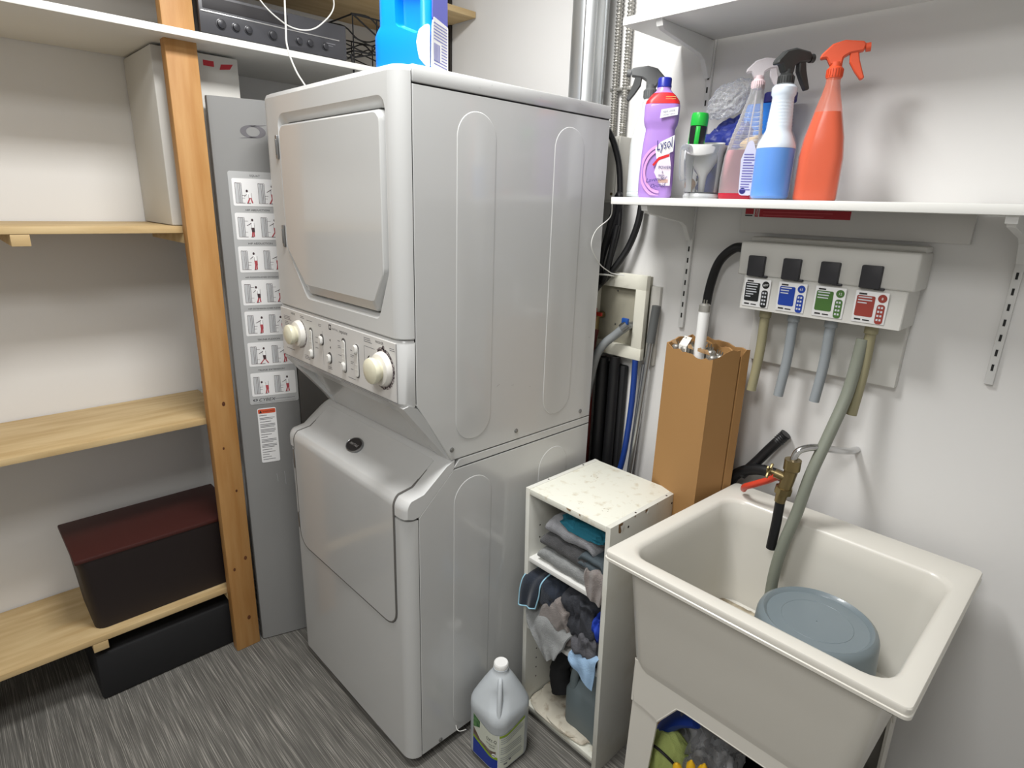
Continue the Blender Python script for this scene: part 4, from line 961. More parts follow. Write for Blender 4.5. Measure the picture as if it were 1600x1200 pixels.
for k in range(6):
    u = random.uniform(.02, Wd-.02); p0 = q(u, -.0008, Ht-.004); 
    patch(b, Matrix(), [(0, 0), (0, 0), (0, 0)]) if False else None
    vs = [b.verts.new(q(u-.012, -.0006, Ht-.006)), b.verts.new(q(u+.012, -.0006, Ht-.006)), b.verts.new(q(u+.006, -.006, Ht+.004)), b.verts.new(q(u-.004, -.004, Ht+.008))]; b.faces.new(vs)
stuff(obj('torn_flap', b, mat('torn_card', (206, 168, 124), .85), cx))
c2 = thing('flat_carton', 'narrow second cardboard carton behind the tube carton', 'box', A0+e2*.105)
carton(c2, A0+e2*.0925+e1*.002, Wd-.004, .026, 1.226, .006)
tw = mat('tube_white', (230, 230, 228), .3); pinm = mat('tube_pin', (150, 148, 140), .35, metal=.8)
first = None
def lamp_tube(u, v, h, r, label, grp=None):
    t = thing('fluorescent_tube', label, 'lamp tube', q(u, v, h-1.19), group=grp)
    b = B(); T = Matrix.Translation(q(u, v, 0)) ; 
    p = lambda z: q(u, v, z)
    tube(b, [p(h-1.19), p(h-.02)], r, 16); obj('glass_tube', b, tw, t)
    b = B(); tube(b, [p(h-.021), p(h-.004), p(h)], lambda s: r*1.03 if s < .9 else r*.7, 16); obj('end_cap', b, mat('cap_aluminium', (176, 174, 168), .35, metal=.7), t)
    for s in (-1, 1):
        b = B(); cyl(b, q(u+s*.005, v, h), q(u+s*.005, v, h+.010), .0017, 6); obj('pin', b, pinm, t)
    return t
lamp_tube(.080, .022, 1.338, .0145, 'white fluorescent tube sticking up highest out of the carton')
k = 0
for i in range(5):
    for j in range(3):
        u = .022+.037*i; v = .018+.026*j
        if (i, j) == (1, 0) or (i, j) == (2, 0) or v > Dp-.015: continue
        h = 1.212+.012*noise.noise(Vector((i*3.1, j*2.3, 0)))
        lamp_tube(u, v, h, .0125, 'fluorescent tube standing inside the open carton, only its end showing', 'fluorescent tubes in the carton')
b = B()
for u, v in ((.135, .010), (.100, .04), (.16, .035)):
    vs = [q(u-.016, v, 1.215), q(u+.016, v, 1.215), q(u+.016, v+.012, 1.232), q(u-.016, v+.012, 1.232)]; b.faces.new([b.verts.new(z) for z in vs])
    vs = [q(u-.016, v, 1.215), q(u+.016, v, 1.215), q(u+.016, v, 1.17), q(u-.016, v, 1.17)]; b.faces.new([b.verts.new(z) for z in vs])
stuff(obj('packing_card', b, mat('packing_white', (226, 224, 218), .7), cx))

# ================================================================== small cabinet
cb = thing('open_cabinet', 'worn white open cabinet with three compartments between washer and sink', 'cabinet', (.2, .5, 0))
mel2 = mat('worn_melamine', (214, 214, 206), .5, var=.7, vscale=9, rgb2=(200, 197, 184), thr=(.5, .7))
melt = mat('stained_melamine', (226, 226, 214), .5, var=.9, vscale=38, rgb2=(202, 194, 172), thr=(.56, .74))
chip = mat('particle_board', (160, 130, 96), .85, var=.8, vscale=180, rgb2=(120, 92, 66))
cx0, cx1, cy0, cy1, ch = .036, .340, .352, .668, .792
t = .015
def shear(b):      # the old carcass is racked a little to one side
    for v in b.verts: v.co.x += .020*(1-v.co.z/ch)
    return b
b = B(); box(b, cx0, cx0+t, cy0, cy1, 0, ch, .0008); obj('side_panel', shear(b), mel2, cb)
b = B(); box(b, cx1-t, cx1, cy0, cy1, 0, ch, .0008); sp = obj('side_panel', shear(b), mel2, cb)
b = B(); box(b, cx0+t, cx1-t, cy0+.001, cy1-.001, ch-.018, ch-.001, .0008); obj('top_panel', shear(b), melt, cb)
b = B(); box(b, cx0+t, cx1-t, cy0+.004, cy1-.008, .028, .043, .0008); obj('bottom_panel', shear(b), melt, cb)
b = B(); box(b, cx0+t, cx1-t, cy0+.02, cy0+.03, 0, .028, .0005); obj('kick_board', shear(b), mel2, cb)
b = B(); box(b, cx0+t, cx1-t, cy1-.006, cy1, .03, ch-.018); obj('back_panel', shear(b), mat('hardboard', (120, 112, 100), .8), cb)
for z in (.570, .338):
    b = B(); box(b, cx0+t, cx1-t, cy0+.004, cy1-.008, z-.014, z, .0008); obj('shelf_board', shear(b), melamine, cb)
b = B()
for x, y, s in ((.3, .37, .012), (.27, .45, .008), (.18, .356, .01), (.325, .6, .006)):
    pass
for y, s, d in ((.385, .020, .03), (.455, .006, .006), (.505, .012, .012), (.56, .005, .004)):
    vs = [(cx1+.0006, y, ch-.001), (cx1+.0006, y+s, ch-.001), (cx1+.0012, y+s*.6, ch-d), (cx1+.0006, y+s*.1, ch-d*.9)]; b.faces.new([b.verts.new(v) for v in vs])
for x, s in ((.19, .018), (.235, .006)):
    vs = [(x, cy0-.0004, ch-.002), (x+s, cy0-.0004, ch-.002), (x+s*.8, cy0-.0004, ch-.008), (x+s*.2, cy0-.0004, ch-.006)]; b.faces.new([b.verts.new(v) for v in vs])
stuff(obj('chipped_edge', b, chip, cb))
b = B()
for y, s, d in ((.392, .012, .022), (.508, .008, .009)):
    vs = [(cx1+.002, y, ch-.008), (cx1+.005, y+s, ch-.004), (cx1+.004, y+s*.4, ch-d-.006)]; b.faces.new([b.verts.new(v) for v in vs])
stuff(obj('peeled_foil', b, melamine, cb))
b = B()
TT = frame((0, 0, ch-.0006), (1, 0, 0), (0, 1, 0))
for c, r in (((.12, .56), .010), ((.135, .545), .004), ((.27, .42), .009), ((.20, .40), .006), ((.085, .40), .004), ((.11, .585), .005), ((.22, .37), .003), ((.29, .5), .004)):
    for k in range(5):
        a = random.uniform(0, 6.28); d = a+random.uniform(.3, .8)
        patch(b, TT, [(c[0]+r*math.cos(a), c[1]+r*math.sin(a)), (c[0]+r*1.12*math.cos(a), c[1]+r*1.12*math.sin(a)), (c[0]+r*1.1*math.cos(d), c[1]+r*1.1*math.sin(d)), (c[0]+r*math.cos(d), c[1]+r*math.sin(d))])
obj('top_scratches', b, mat('scratch_brown', (128, 112, 84), .8), cb)
b = B()
for x, y in ((cx0+.007, .44), (cx0+.007, .6), (cx1-.007, .47), (cx1-.007, .62)): lathe(b, [(.003, 0), (.003, .0008)], 8, Matrix.Translation((x, y, ch)))
for z in (.12, .155, .19, .225, .26, .295, .45, .49, .62, .66):
    for y in (.40, .62): lathe(b, [(.0025, 0), (.0025, .0004)], 8, frame((cx0+t+.020*(1-z/ch), y, z), (0, 1, 0), (0, 0, 1)))
for y, z in ((.43, .768), (.64, .765)): lathe(b, [(.0035, 0), (.0035, .0008)], 8, frame((cx1+.0003, y, z), (0, 1, 0), (0, 0, 1)))
obj('peg_holes', b, mat('hole_dark', (60, 50, 44), .8), cb)

# ------------------------------------------------------------------ towels and cloths in it
def terry(name, rgb, rgb2=None): return mat(name, rgb, .95, var=.5, vscale=60, rgb2=rgb2, bump=.9, bscale=420, sheen=.25)
def slab_towel(name, label, m, x0, x1, y0, y1, z0, z1, seed, tilt=0, folds=2, grp=None, sag=.004):
    """folded towel: rounded front fold with layer grooves, soft uneven outline"""
    b = B(); n = 22; h = z1-z0; prof = []
    for k in range(n+1):
        s = k/n; 
    D_ = y1-y0; prof = [(y1, z0)]
    for f in range(folds):
        za = z0+h*f/folds; zb_ = z0+h*(f+1)/folds; r = (zb_-za)/2
        for k in range(9):
            a = -PI/2-PI*k/8; prof.append((y0+r+r*math.cos(a)*.95, (za+zb_)/2+r*math.sin(a)*.98))
        if f < folds-1: prof.append((y0+r*1.1, zb_))
    prof.append((y1, z1))
    NX = 14; loops = []
    for i in range(NX+1):
        x = x0+(x1-x0)*i/NX; e = min(1, .55+.45*math.sin(PI*min(i, NX-i)/NX*1.0*3)) if min(i, NX-i) < 3 else 1
        loops.append([(x, y+.006*noise.noise(Vector((x*30, z*30, seed))), z0+(z-z0)*e+sag*noise.noise(Vector((x*14, y*14, seed)))+tilt*(x-x0)) for y, z in prof])
    loft(b, loops); o = obj(name, b, m, smooth=70); tag(o, label, 'towel', grp); return o
lg = terry('light_grey_terry', (148, 150, 150), (122, 124, 124)); dg = terry('dark_grey_terry', (72, 72, 74), (56, 56, 58)); wg = terry('white_grey_terry', (164, 165, 170), (138, 139, 145))
tealm = mat('teal_cloth', (30, 110, 132), .8, bump=.4, bscale=120); slate = mat('slate_cloth', (74, 84, 90), .85, bump=.4, bscale=150); taupe = terry('taupe_terry', (142, 134, 130), (112, 104, 102))
ss = lambda z: .020*(1-z/ch)
slab_towel('folded_towel', 'light grey folded towel at the bottom of the stack on the upper shelf', lg, .080, .275, .362, .60, .5705, .618, 1, tilt=-.02, folds=1)
slab_towel('folded_towel', 'dark grey ribbed towel in the middle of the stack in the top compartment', dg, .084, .272, .366, .60, .6195, .668, 4, folds=1, tilt=-.06)
slab_towel('folded_towel', 'pale grey towel on top of the stack under the cabinet top', wg, .100, .275, .370, .60, .668, .728, 7, folds=1, tilt=-.06, sag=.010)
slab_towel('folded_cloth', 'slate coloured folded cloth at the right of the towel stack', slate, .232, .318, .364, .58, .628, .670, 9, folds=2, tilt=-.05)
def crumple(name, label, m, c, s, seed, amp=.35, sc=1.25, fine=.05, clampz=None, rot=0, cat='cloth', grp=None, sub=5, box_=None, tiltx=0, fk=.22):
    b = B(); bmesh.ops.create_icosphere(b, subdivisions=sub, radius=1)
    off = Vector((seed*3.7, seed*1.9, seed*.7))
    for v in b.verts:
        p = v.co.copy(); n1 = noise.noise((p+off)*sc); rd_ = 1-abs(noise.noise((p*1.3+off)*sc*1.4))*2
        fold = abs(noise.noise(Vector((p.x*2.4+off.x, p.y*2.4+off.y, p.z*1.1+off.z+p.x))))
        v.co = p*(1+amp*.8*n1+fk*(1-2.6*fold))
        v.co += p*fine*.35*noise.noise((p+off)*sc*3)
    T = Matrix.Translation(c) @ Matrix.Rotation(rot, 4, 'Z') @ Matrix.Rotation(tiltx, 4, 'Y') @ Matrix.Diagonal((*s, 1))
    for v in b.verts: v.co = T @ v.co
    if clampz is not None:
        for v in b.verts:
            if v.co.z < clampz: v.co.z = clampz+.001*random.random()
    if box_:
        for v in b.verts:
            v.co.x = min(max(v.co.x, box_[0]), box_[1]); v.co.y = min(max(v.co.y, box_[2]), box_[3]); v.co.z = min(max(v.co.z, box_[4]), box_[5])
    o = obj(name, b, m, smooth=80); return tag(o, label, cat, grp)
crumple('folded_cloth', 'teal cloth lying on the pale towel under the cabinet top', tealm, (.225, .41, .722), (.070, .05, .022), 3, box_=(.1, .318, .37, .6, .705, .768), clampz=.71)
def drape(name, label, m, pts_l, pts_r, amp, seed, thick=.004, cat='cloth', nx=18, ny=26, piping=None, grp=None):
    """cloth strip between two guide curves, with soft folds and real thickness"""
    Lc = spline(pts_l, 8); Rc = spline(pts_r, 8); b = B(); G = []
    def samp(C, t): 
        f = t*(len(C)-1); i = min(int(f), len(C)-2); return C[i].lerp(C[i+1], f-i)
    for j in range(ny+1):
        t_ = j/ny; a, c = samp(Lc, t_), samp(Rc, t_); row = []
        for i in range(nx+1):
            u = i/nx; p = a.lerp(c, u); nn = Vector((.4, -.8, .4))
            w_ = amp*(math.sin(u*PI*3.2+seed+t_*2)*.5+1.0*noise.noise(Vector((u*3.5, t_*2.4, seed))))
            row.append(p+nn*w_)
        G.append(row)
    V = [[b.verts.new(p) for p in r] for r in G]
    for j in range(ny):
        for i in range(nx): b.faces.new((V[j][i], V[j][i+1], V[j+1][i+1], V[j+1][i]))
    bmesh.ops.recalc_face_normals(b, faces=b.faces[:]); r_ = bmesh.ops.solidify(b, geom=b.faces[:], thickness=thick)
    o = obj(name, b, m, smooth=80); tag(o, label, cat, grp)
    if piping:
        e = [r[0] for r in G]+G[-1]+[r[-1] for r in G[::-1]]
        bb_ = B(); tube(bb_, e, .0022, 6); obj('edge_piping', bb_, piping, o, smooth=60)
    return o
navyc = mat('navy_microfibre', (36, 43, 55), .9, bump=.5, bscale=300, sheen=.2); pipe = mat('pale_blue_piping', (150, 196, 216), .7)
drape('small_rag', 'taupe washcloth hanging at the right end of the upper shelf', taupe, [(.262, .42, .64), (.265, .365, .636), (.27, .353, .60), (.285, .349, .560)], [(.328, .42, .64), (.328, .36, .636), (.330, .350, .60), (.327, .349, .552)], .010, 2, .005)
box_mid = (.072, .328, .345, .64, .3395, .553)
crumple('dark_cloth', 'dark navy bundled cloth at the left of the middle compartment', navyc, (.135, .43, .475), (.075, .08, .062), 11, box_=box_mid, clampz=.34)
drape('microfibre_cloth', 'navy microfibre cloth with pale blue edging hanging out of the cabinet', navyc, [(.062, .41, .520), (.050, .352, .512), (.046, .335, .47), (.048, .33, .415)], [(.125, .42, .545), (.120, .350, .520), (.120, .335, .475), (.112, .33, .432)], .008, 5, .004, piping=pipe)
crumple('grey_cloth', 'taupe grey crumpled towel bulging from the middle compartment', taupe, (.185, .42, .425), (.095, .075, .065), 17, amp=.45, box_=box_mid, clampz=.34)
drape('grey_cloth', 'pale grey towel hanging over the front edge of the middle shelf', lg, [(.070, .38, .430), (.066, .345, .405), (.085, .332, .37), (.125, .328, .325), (.165, .328, .285)], [(.26, .40, .43), (.235, .345, .40), (.225, .335, .365), (.215, .330, .345), (.205, .328, .315)], .012, 9, .006)
crumple('dark_grey_cloth', 'charcoal bundled cloth in the middle compartment behind the taupe one', mat('charcoal_cloth', (52, 54, 60), .9, bump=.5, bscale=260), (.255, .42, .475), (.062, .08, .068), 23, amp=.5, box_=(.19, .328, .347, .64, .3395, .553), clampz=.34)
crumple('grey_cloth', 'grey twisted cloth at the right of the middle compartment', mat('mid_grey_cloth', (88, 88, 93), .9, bump=.5, bscale=260), (.285, .375, .40), (.045, .035, .05), 29, amp=.55, box_=(.2, .329, .33, .6, .3395, .553), clampz=.34)
crumple('blue_cloth', 'strong blue cloth showing at the right edge of the middle compartment', mat('blue_cloth', (30, 62, 170), .8), (.312, .40, .45), (.02, .045, .05), 31, box_=(.2, .3285, .345, .6, .3395, .553), clampz=.34)
drape('light_blue_cloth', 'pale blue cloth hanging below the middle shelf at the right', mat('pale_blue_cloth', (146, 176, 206), .85, bump=.4, bscale=260), [(.252, .36, .374), (.246, .338, .362), (.250, .330, .348), (.262, .328, .336)], [(.340, .36, .392), (.338, .340, .380), (.342, .330, .345), (.340, .328, .296)], .009, 12, .005)
# grey jug, black brush and dirty liner in the bottom compartment
jg = thing('grey_jug', 'slate grey plastic jug in the bottom compartment of the cabinet', 'jug', (.27, .46, .043))
slm = mat('slate_plastic', (112, 124, 128), .45)
def sc3(x0, x1, y0, y1, z, r=.02): return [(a, c, z) for a, c in rrect(x0, x1, y0, y1, r, 5)]
b = B(); loft(b, [sc3(.206, .334, .39, .54, .044), sc3(.200, .338, .386, .545, .05), sc3(.198, .336, .385, .545, .175), sc3(.204, .334, .39, .54, .190), sc3(.235, .332, .41, .53, .22), sc3(.25, .33, .42, .52, .27), sc3(.26, .32, .43, .50, .29)]); obj('jug_body', b, slm, jg, smooth=50)
b = B(); tube(b, spline([(.262, .415, .285), (.236, .405, .27), (.226, .40, .235), (.224, .40, .190)], 5), .013, 12); obj('handle', b, slm, jg)
b = B(); lathe(b, [(.02, .289), (.022, .291), (.022, .308), (.02, .31)], 24, Matrix.Translation((.30, .47, 0))); obj('cap', b, mat('dark_cap', (50, 56, 60), .5), jg)
b = B(); tube(b, spline([(.20, .44, .30), (.18, .43, .26), (.150, .425, .21), (.150, .425, .16), (.165, .425, .12)], 5), lambda s: .022+.016*s, 14); rough_up(b, .004, 120, 2)
tag(obj('black_brush', b, mat('black_bristle', (30, 30, 32), .9)), 'black bristle brush head hanging beside the slate grey jug', 'brush')
crumple('dirty_rag', 'grimy cream rag spread on the cabinet floor', mat('grimy_cream', (206, 200, 184), .9, var=.9, vscale=22, rgb2=(120, 96, 66), thr=(.52, .72)), (.19, .44, .05), (.125, .085, .013), 37, amp=.15, box_=(.072, .338, .352, .58, .0435, .08), clampz=.0435)
# ================================================================== laundry sink
sk = thing('laundry_sink', 'cream plastic laundry tub on moulded legs at the right', 'sink', (.74, .47, 0))
tub = mat('tub_plastic', (216, 213, 204), .33, coat=.15, var=.1, vscale=5, rgb2=(206, 202, 190))
rx0, rx1, ry0, ry1, rz = .436, 1.035, .194, .757, .842
def skew(L):      # the tub stands a touch out of square with the wall
    return [(x+.030*(y-ry0)/(ry1-ry0)*max(0, (rx1-x)/(rx1-rx0)), y, z) for x, y, z in L]
def RR(dx, dy, z, r, dy2=None, n=6): return skew([(a, c, z) for a, c in rrect(rx0+dx, rx1-dx, ry0+dy, ry1-(dy if dy2 is None else dy2), r, n)])
b = B()
loft(b, [RR(.080, .060, .520, .035, .05), RR(.068, .050, .562, .035, .04), RR(.064, .047, .572, .034, .04), RR(.042, .030, .806, .03, .03), RR(.043, .028, .813, .028, .028), RR(.008, .006, .814, .014), RR(.002, .002, .818, .012), RR(0, 0, .820, .012), RR(0, 0, .826, .012), RR(.002, .002, .8275, .012),
         RR(.001, .001, .839, .012), RR(.0025, .0025, .8418, .012), RR(.006, .006, .8428, .012), RR(.030, .030, .8425, .05, .085), RR(.036, .036, .840, .05, .090), RR(.042, .041, .832, .05, .095),
         RR(.048, .046, .78, .05, .10), RR(.060, .058, .62, .05, .11), RR(.066, .064, .585, .05, .118), RR(.072, .072, .564, .045, .120), RR(.088, .088, .560, .04, .135)], cap0=False, cap1=True)
obj('basin', b, mat('tub_basin', (216, 213, 204), .33, coat=.15, var=.1, vscale=5, rgb2=(206, 202, 190)), sk, smooth=40)
# front skirt: cut away between the legs
fx0, fx1 = rx0+.075, rx1-.072
sk_f = [(fx0, .568), (fx0+.008, .450), (fx0+.040, .4485), (fx0+.075, .440), (fx0+.118, .508), (fx0+.135, .512), (fx1-.135, .512), (fx1-.118, .508), (fx1-.075, .440), (fx1-.040, .4485), (fx1-.008, .450), (fx1, .568)]
b = B(); prism(b, sk_f, 1, ry0+.0535, ry0+.0600, .002); obj('front_skirt', b, tub, sk, smooth=20)
b = B(); tube(b, [(x, ry0+.0555, z) for x, z in sk_f[3:9]], .003, 6); obj('skirt_lip', b, tub, sk)
for x in (fx0, fx1-.008):
    b = B(); prism(b, [(ry0+.0545, .568), (ry0+.0545, .45), (ry0+.11, .44), (ry0+.15, .508), (ry1-.14, .508), (ry1-.10, .44), (ry1-.045, .45), (ry1-.045, .568)], 0, x+.008, x, .002); obj('side_skirt', b, tub, sk, smooth=20)
for x, s in ((fx0, 1), (fx1, -1)):
    for y, q_ in ((ry0+.0575, 1), (ry1-.05, -1)):
        b = B(); lo = []
        for z, w_ in ((.0, .048), (.03, .050), (.44, .070), (.52, .072)):
            xo = x+s*.005-s*.006*(1-z/.55)
            A_ = [(xo, y), (xo+s*w_, y), (xo+s*w_, y+q_*.006), (xo+s*.006, y+q_*.006), (xo+s*.006, y+q_*w_), (xo, y+q_*w_)]
            lo.append([(a, c, z) for a, c in A_])
        loft(b, lo); obj('leg', b, tub, sk, smooth=20)
b = B(); lathe(b, [(.028, .562), (.03, .5635), (.03, .566), (.022, .5665), (.012, .565)], 24, Matrix.Translation((.76, .44, 0))); obj('drain', b, steel, sk)
# sediment in the basin
b = B(); bmesh.ops.create_grid(b, x_segments=40, y_segments=40, size=.5)
for v in b.verts:
    v.co = Vector((.705+v.co.x*.36, .468+v.co.y*.31, .5655+.003*noise.noise(v.co*30)))
bd_ = obj('basin_grime', b, None or mat('basin_grime', (204, 194, 172), .7, var=1, vscale=13, rgb2=(92, 74, 50), thr=(.36, .60), bump=.6, bscale=160), sk, smooth=60)
# grey blue bucket lying in the tub
bk = thing('bucket', 'blue grey plastic bucket turned upside down in the laundry tub', 'bucket', (.805, .487, .566))
bkm = mat('bucket_blue', (118, 130, 136), .35, coat=.2)
T = Matrix.Translation((.805, .487, .566))
b = B(); lathe(b, [(.134, .0), (.135, .006), (.131, .008), (.122, .146), (.118, .157), (.110, .163), (.106, .160), (.102, .155), (.001, .153)], 48, T, True, False); obj('bucket_body', b, bkm, bk, smooth=40)
b = B(); lathe(b, [(.070, .1532), (.072, .1552), (.074, .1532)], 40, T, False, False); obj('base_ring', b, bkm, bk)
# faucet
fc = thing('faucet', 'brass laundry faucet with hose adaptors above the tub', 'faucet', (.64, .75, .90))
fx, fy = .652, .622
b = B(); tube(b, [(fx, fy, 1.012), (fx, fy, .998), (fx, fy, .986), (fx, fy, .984), (fx-.005, fy-.002, .95), (fx-.008, fy-.004, .932)], lambda s: .019 if s < .45 else .0155, 16); obj('faucet_body', b, brass, fc)
b = B(); tube(b, [(fx-.008, fy-.004, .938), (fx-.010, fy-.004, .922)], .020, 8); tube(b, [(fx-.010, fy-.004, .923), (fx-.012, fy-.006, .898)], lambda s: .0145-.002*s, 12); obj('hose_nut', b, brass, fc)
b = B(); cyl(b, (fx-.005, fy-.003, .962), (fx-.034, fy-.008, .968), .011, 12); cyl(b, (fx-.032, fy-.008, .968), (fx-.044, fy-.010, .970), .005); obj('side_valve', b, brass, fc)
b = B(); T = frame((fx-.046, fy-.011, .970), (0, 1, 0), (0, 0, 1))
for k in range(4):
    a = PI/4+PI/2*k; box(b, -.004, .004, .004, .020, -.003, .003, .0015, M=T @ Matrix.Rotation(a, 4, 'Z'))
lathe(b, [(.008, -.005), (.008, .005)], 12, T); obj('valve_handle', b, brass, fc)
b = B(); tube(b, spline([(fx, fy, 1.008), (fx+.006, fy+.006, 1.034), (fx+.03, fy+.03, 1.045), (fx+.06, fy+.08, 1.035), (fx+.075, fy+.14, 1.02), (fx+.078, .818, 1.01)], 6), .0085, 12); obj('spout_pipe', b, mat('chrome', (200, 200, 200), .12, metal=1), fc)
b = B(); tube(b, [(fx-.011, fy-.005, .905), (fx-.011, fy-.006, .84), (fx-.013, fy-.008, .770)], .0115, 14); obj('black_nozzle', b, blackrub, fc)
gg = mat('grey_green_hose', (128, 132, 120), .45)
b = B(); tube(b, spline([(.715, .74, 1.30), (.712, .72, 1.18), (.702, .68, 1.08), (.690, .64, .98), (.680, .625, .88), (.668, .612, .80), (.662, .605, .73), (.662, .60, .66), (.668, .595, .572)], 8), .0135, 14); tag(obj('fill_hose', b, gg), 'grey green hose dropping into the laundry tub beside the brass faucet', 'hose')
b = B(); tube(b, spline([(fx-.006, fy+.012, .955), (fx-.035, fy+.02, .948), (.59, .65, .926), (.555, .655, .900), (.530, .668, .880), (.518, .690, .862)], 7), .0085, 12); tag(obj('red_hose', b, mat('red_hose', (206, 66, 44), .4)), 'orange red hose running from the faucet over the tub rim', 'hose')
b = B(); tube(b, spline([(.61, .765, .895), (.57, .765, .90), (.52, .770, .895), (.47, .775, .87), (.445, .77, .83), (.44, .77, .72), (.45, .77, .5)], 7), .015, 12); tag(obj('black_hose', b, mat('black_hose', (20, 20, 22), .55)), 'black hose lying along the wall behind the tub rim', 'hose')
b = B(); P_ = spline([(.470, .775, .86), (.50, .785, .905), (.53, .793, .955), (.562, .80, 1.005)], 30)
tube(b, P_, lambda s: .0140+(.0016*math.sin(s*190) if s > .80 else 0), 12); tag(obj('corrugated_hose', b, blackrub), 'black corrugated drain hose slanting up the wall behind the tub', 'hose')
# things stored under the sink
gloves = mat('yellow_glove', (214, 168, 26), .5)
ln = mat('lime_cloth', (176, 190, 112), .85, bump=.5, bscale=300)
shelf_u = thing('storage_crate', 'dark crate under the laundry tub holding gloves and cloths', 'crate', (.75, .48, 0))
crm = mat('crate_black', (30, 30, 32), .6)
b = B(); box(b, .545, .95, .27, .66, .01, .03, .002); obj('crate_base', b, crm, shelf_u)
for a in ((.545, .555, .27, .66, .03, .26), (.94, .95, .27, .66, .03, .26), (.555, .94, .27, .28, .03, .22), (.555, .94, .65, .66, .03, .26)):
    b = B(); box(b, *a, .002); obj('crate_side', b, crm, shelf_u)
crumple('lime_cloth', 'lime green cloth bundle under the laundry tub', ln, (.585, .335, .262), (.058, .050, .080), 41, amp=.12, sc=1.2, fine=.01, fk=.06)
b = B(); tube(b, spline([(.545, .300, .300), (.565, .285, .325), (.595, .280, .330), (.625, .292, .305), (.640, .305, .26)], 6), .0035, 8); tag(obj('dark_strap', b, ink), 'thin dark strap across the lime green bundle', 'strap')
film = clear('bag_film', (214, 216, 220), .18, .12)
crumple('plastic_bag', 'clear crinkled plastic bag under the tub behind the lime cloth', film, (.650, .42, .360), (.075, .08, .110), 47, amp=.35, sc=2.2, fine=.2)
crumple('plastic_bag', 'second clear plastic bag sagging over the crate front', film, (.690, .335, .290), (.050, .045, .08), 53, amp=.4, sc=2.2, fine=.2)
b = B(); tube(b, spline([(.540, .37, .10), (.543, .37, .22), (.553, .36, .31), (.590, .35, .38), (.640, .345, .42)], 6), lambda s: .034-.010*s, 14, flat=.7); tag(obj('blue_bag', b, mat('blue_bag', (24, 58, 150), .5)), 'deep blue folded bag at the left behind the sink leg', 'bag')
def finger_glove(c, label, az, seed):
    g = thing('rubber_glove', label, 'glove', c, az)
    b = B(); random.seed(seed)
    ball(b, (0, 0, -.03), .038, 1, .45, 1.1, 16)
    obj('palm', b, gloves, g, world=False)
    for k, (x, l, a) in enumerate(((-.03, .055, -.30), (-.011, .072, -.08), (.009, .070, .08), (.028, .056, .26))):
        b = B(); P_ = [(x, 0, -.01), (x+a*.02, .003, .02), (x+a*.05, .006*(k-1), .012+l)]
        tube(b, spline(P_, 4), lambda s: .0105 if s < .8 else .0105*math.sqrt(max(.05, 1-((s-.8)/.2)**2)), 10); obj('finger', b, gloves, g, world=False)
    b = B(); tube(b, spline([(-.03, 0, -.05), (-.055, .004, -.03), (-.066, .006, .0)], 4), lambda s: .011-.004*s*s, 10); obj('thumb', b, gloves, g, world=False)
    return g
finger_glove((.690, .262, .310), 'yellow rubber glove with fingers up at the crate front', .4, 1)
finger_glove((.738, .262, .318), 'second yellow rubber glove, right of the first at the crate front', -.3, 2)
b = B(); prism(b, rrect(.80, .935, .10, .40, .03), 1, .42, .62, .01)
for k in range(9):
    pass
stp = thing('striped_bag', 'grey striped fabric bag at the back of the crate', 'bag', (.86, .52, .03)); obj('bag_body', b, mat('striped_grey', (104, 100, 92), .85, bump=.5, bscale=60), stp)
b = B()
for k in range(9): box(b, .802, .933, .4185, .4205, .14+.026*k, .149+.026*k, .0005)
obj('stripes', b, mat('stripe_pale', (142, 138, 126), .85), stp)
b = B(); box(b, .62, .80, .62, .68, .03, .36, .006); tag(obj('dark_box', b, mat('black_fill', (26, 26, 28), .7)), 'black box standing at the wall under the laundry tub', 'box')

# ================================================================== jug of cleaner on the floor
jx, jy = .108, .205
jk = thing('cleaner_jug', 'grey translucent gallon jug with white cap standing on the carpet', 'jug', (jx, jy, 0))
jm = mat('cloudy_hdpe', (190, 196, 200), .38, coat=.1, var=.2, vscale=6)
def js(h, z, r): return [(jx+a, jy+c, z) for a, c in rrect(-h, h, -h, h, min(r, h-.0005), 8)]
b = B()
L = [js(.060, 0.0005, .04), js(.066, .004, .04), js(.071, .012, .04), js(.0715, .02, .04), js(.0715, .16, .04), js(.073, .166, .042), js(.073, .188, .044), js(.070, .200, .046), js(.0605, .222, .045), js(.049, .246, .042), js(.037, .268, .034), js(.0265, .284, .0255), js(.022, .288, .0215), js(.022, .300, .0215)]
rs = loft(b, L)
cdv = Vector((1, -1, 0)).normalized()
for v in b.verts:      # hollow behind the handle, on the corner towards the room
    d = Vector((v.co.x-jx, v.co.y-jy, 0)); a_ = d.normalized().dot(cdv) if d.length > 1e-5 else 0
    if .185 < v.co.z < .262 and a_ > .75: v.co -= cdv*(.020*(a_-.75)/.25)*(1-abs(v.co.z-.222)/.045 if abs(v.co.z-.222) < .045 else 0)
obj('jug_body', b, jm, jk, smooth=60)
hpts = [Vector((jx, jy, 0))+cdv*r+Vector((0, 0, z)) for r, z in ((.018, .278), (.034, .274), (.046, .255), (.060, .222), (.070, .192), (.076, .172))]
b = B(); tube(b, spline(hpts, 6), .0075, 12); obj('handle', b, jm, jk)
b = B(); lathe(b, [(.019, .300), (.0205, .301), (.0205, .314), (.0190, .3165), (.017, .3165), (.0165, .3155), (.0, .3155)], 32, Matrix.Translation((jx, jy, 0)))
for k in range(30):
    a = 2*PI*k/30; box(b, .0203, .0211, -.0007, .0007, .303, .313, M=Matrix.Translation((jx, jy, 0)) @ Matrix.Rotation(a, 4, 'Z'))
obj('cap', b, mat('cap_white', (240, 240, 238), .4), jk)
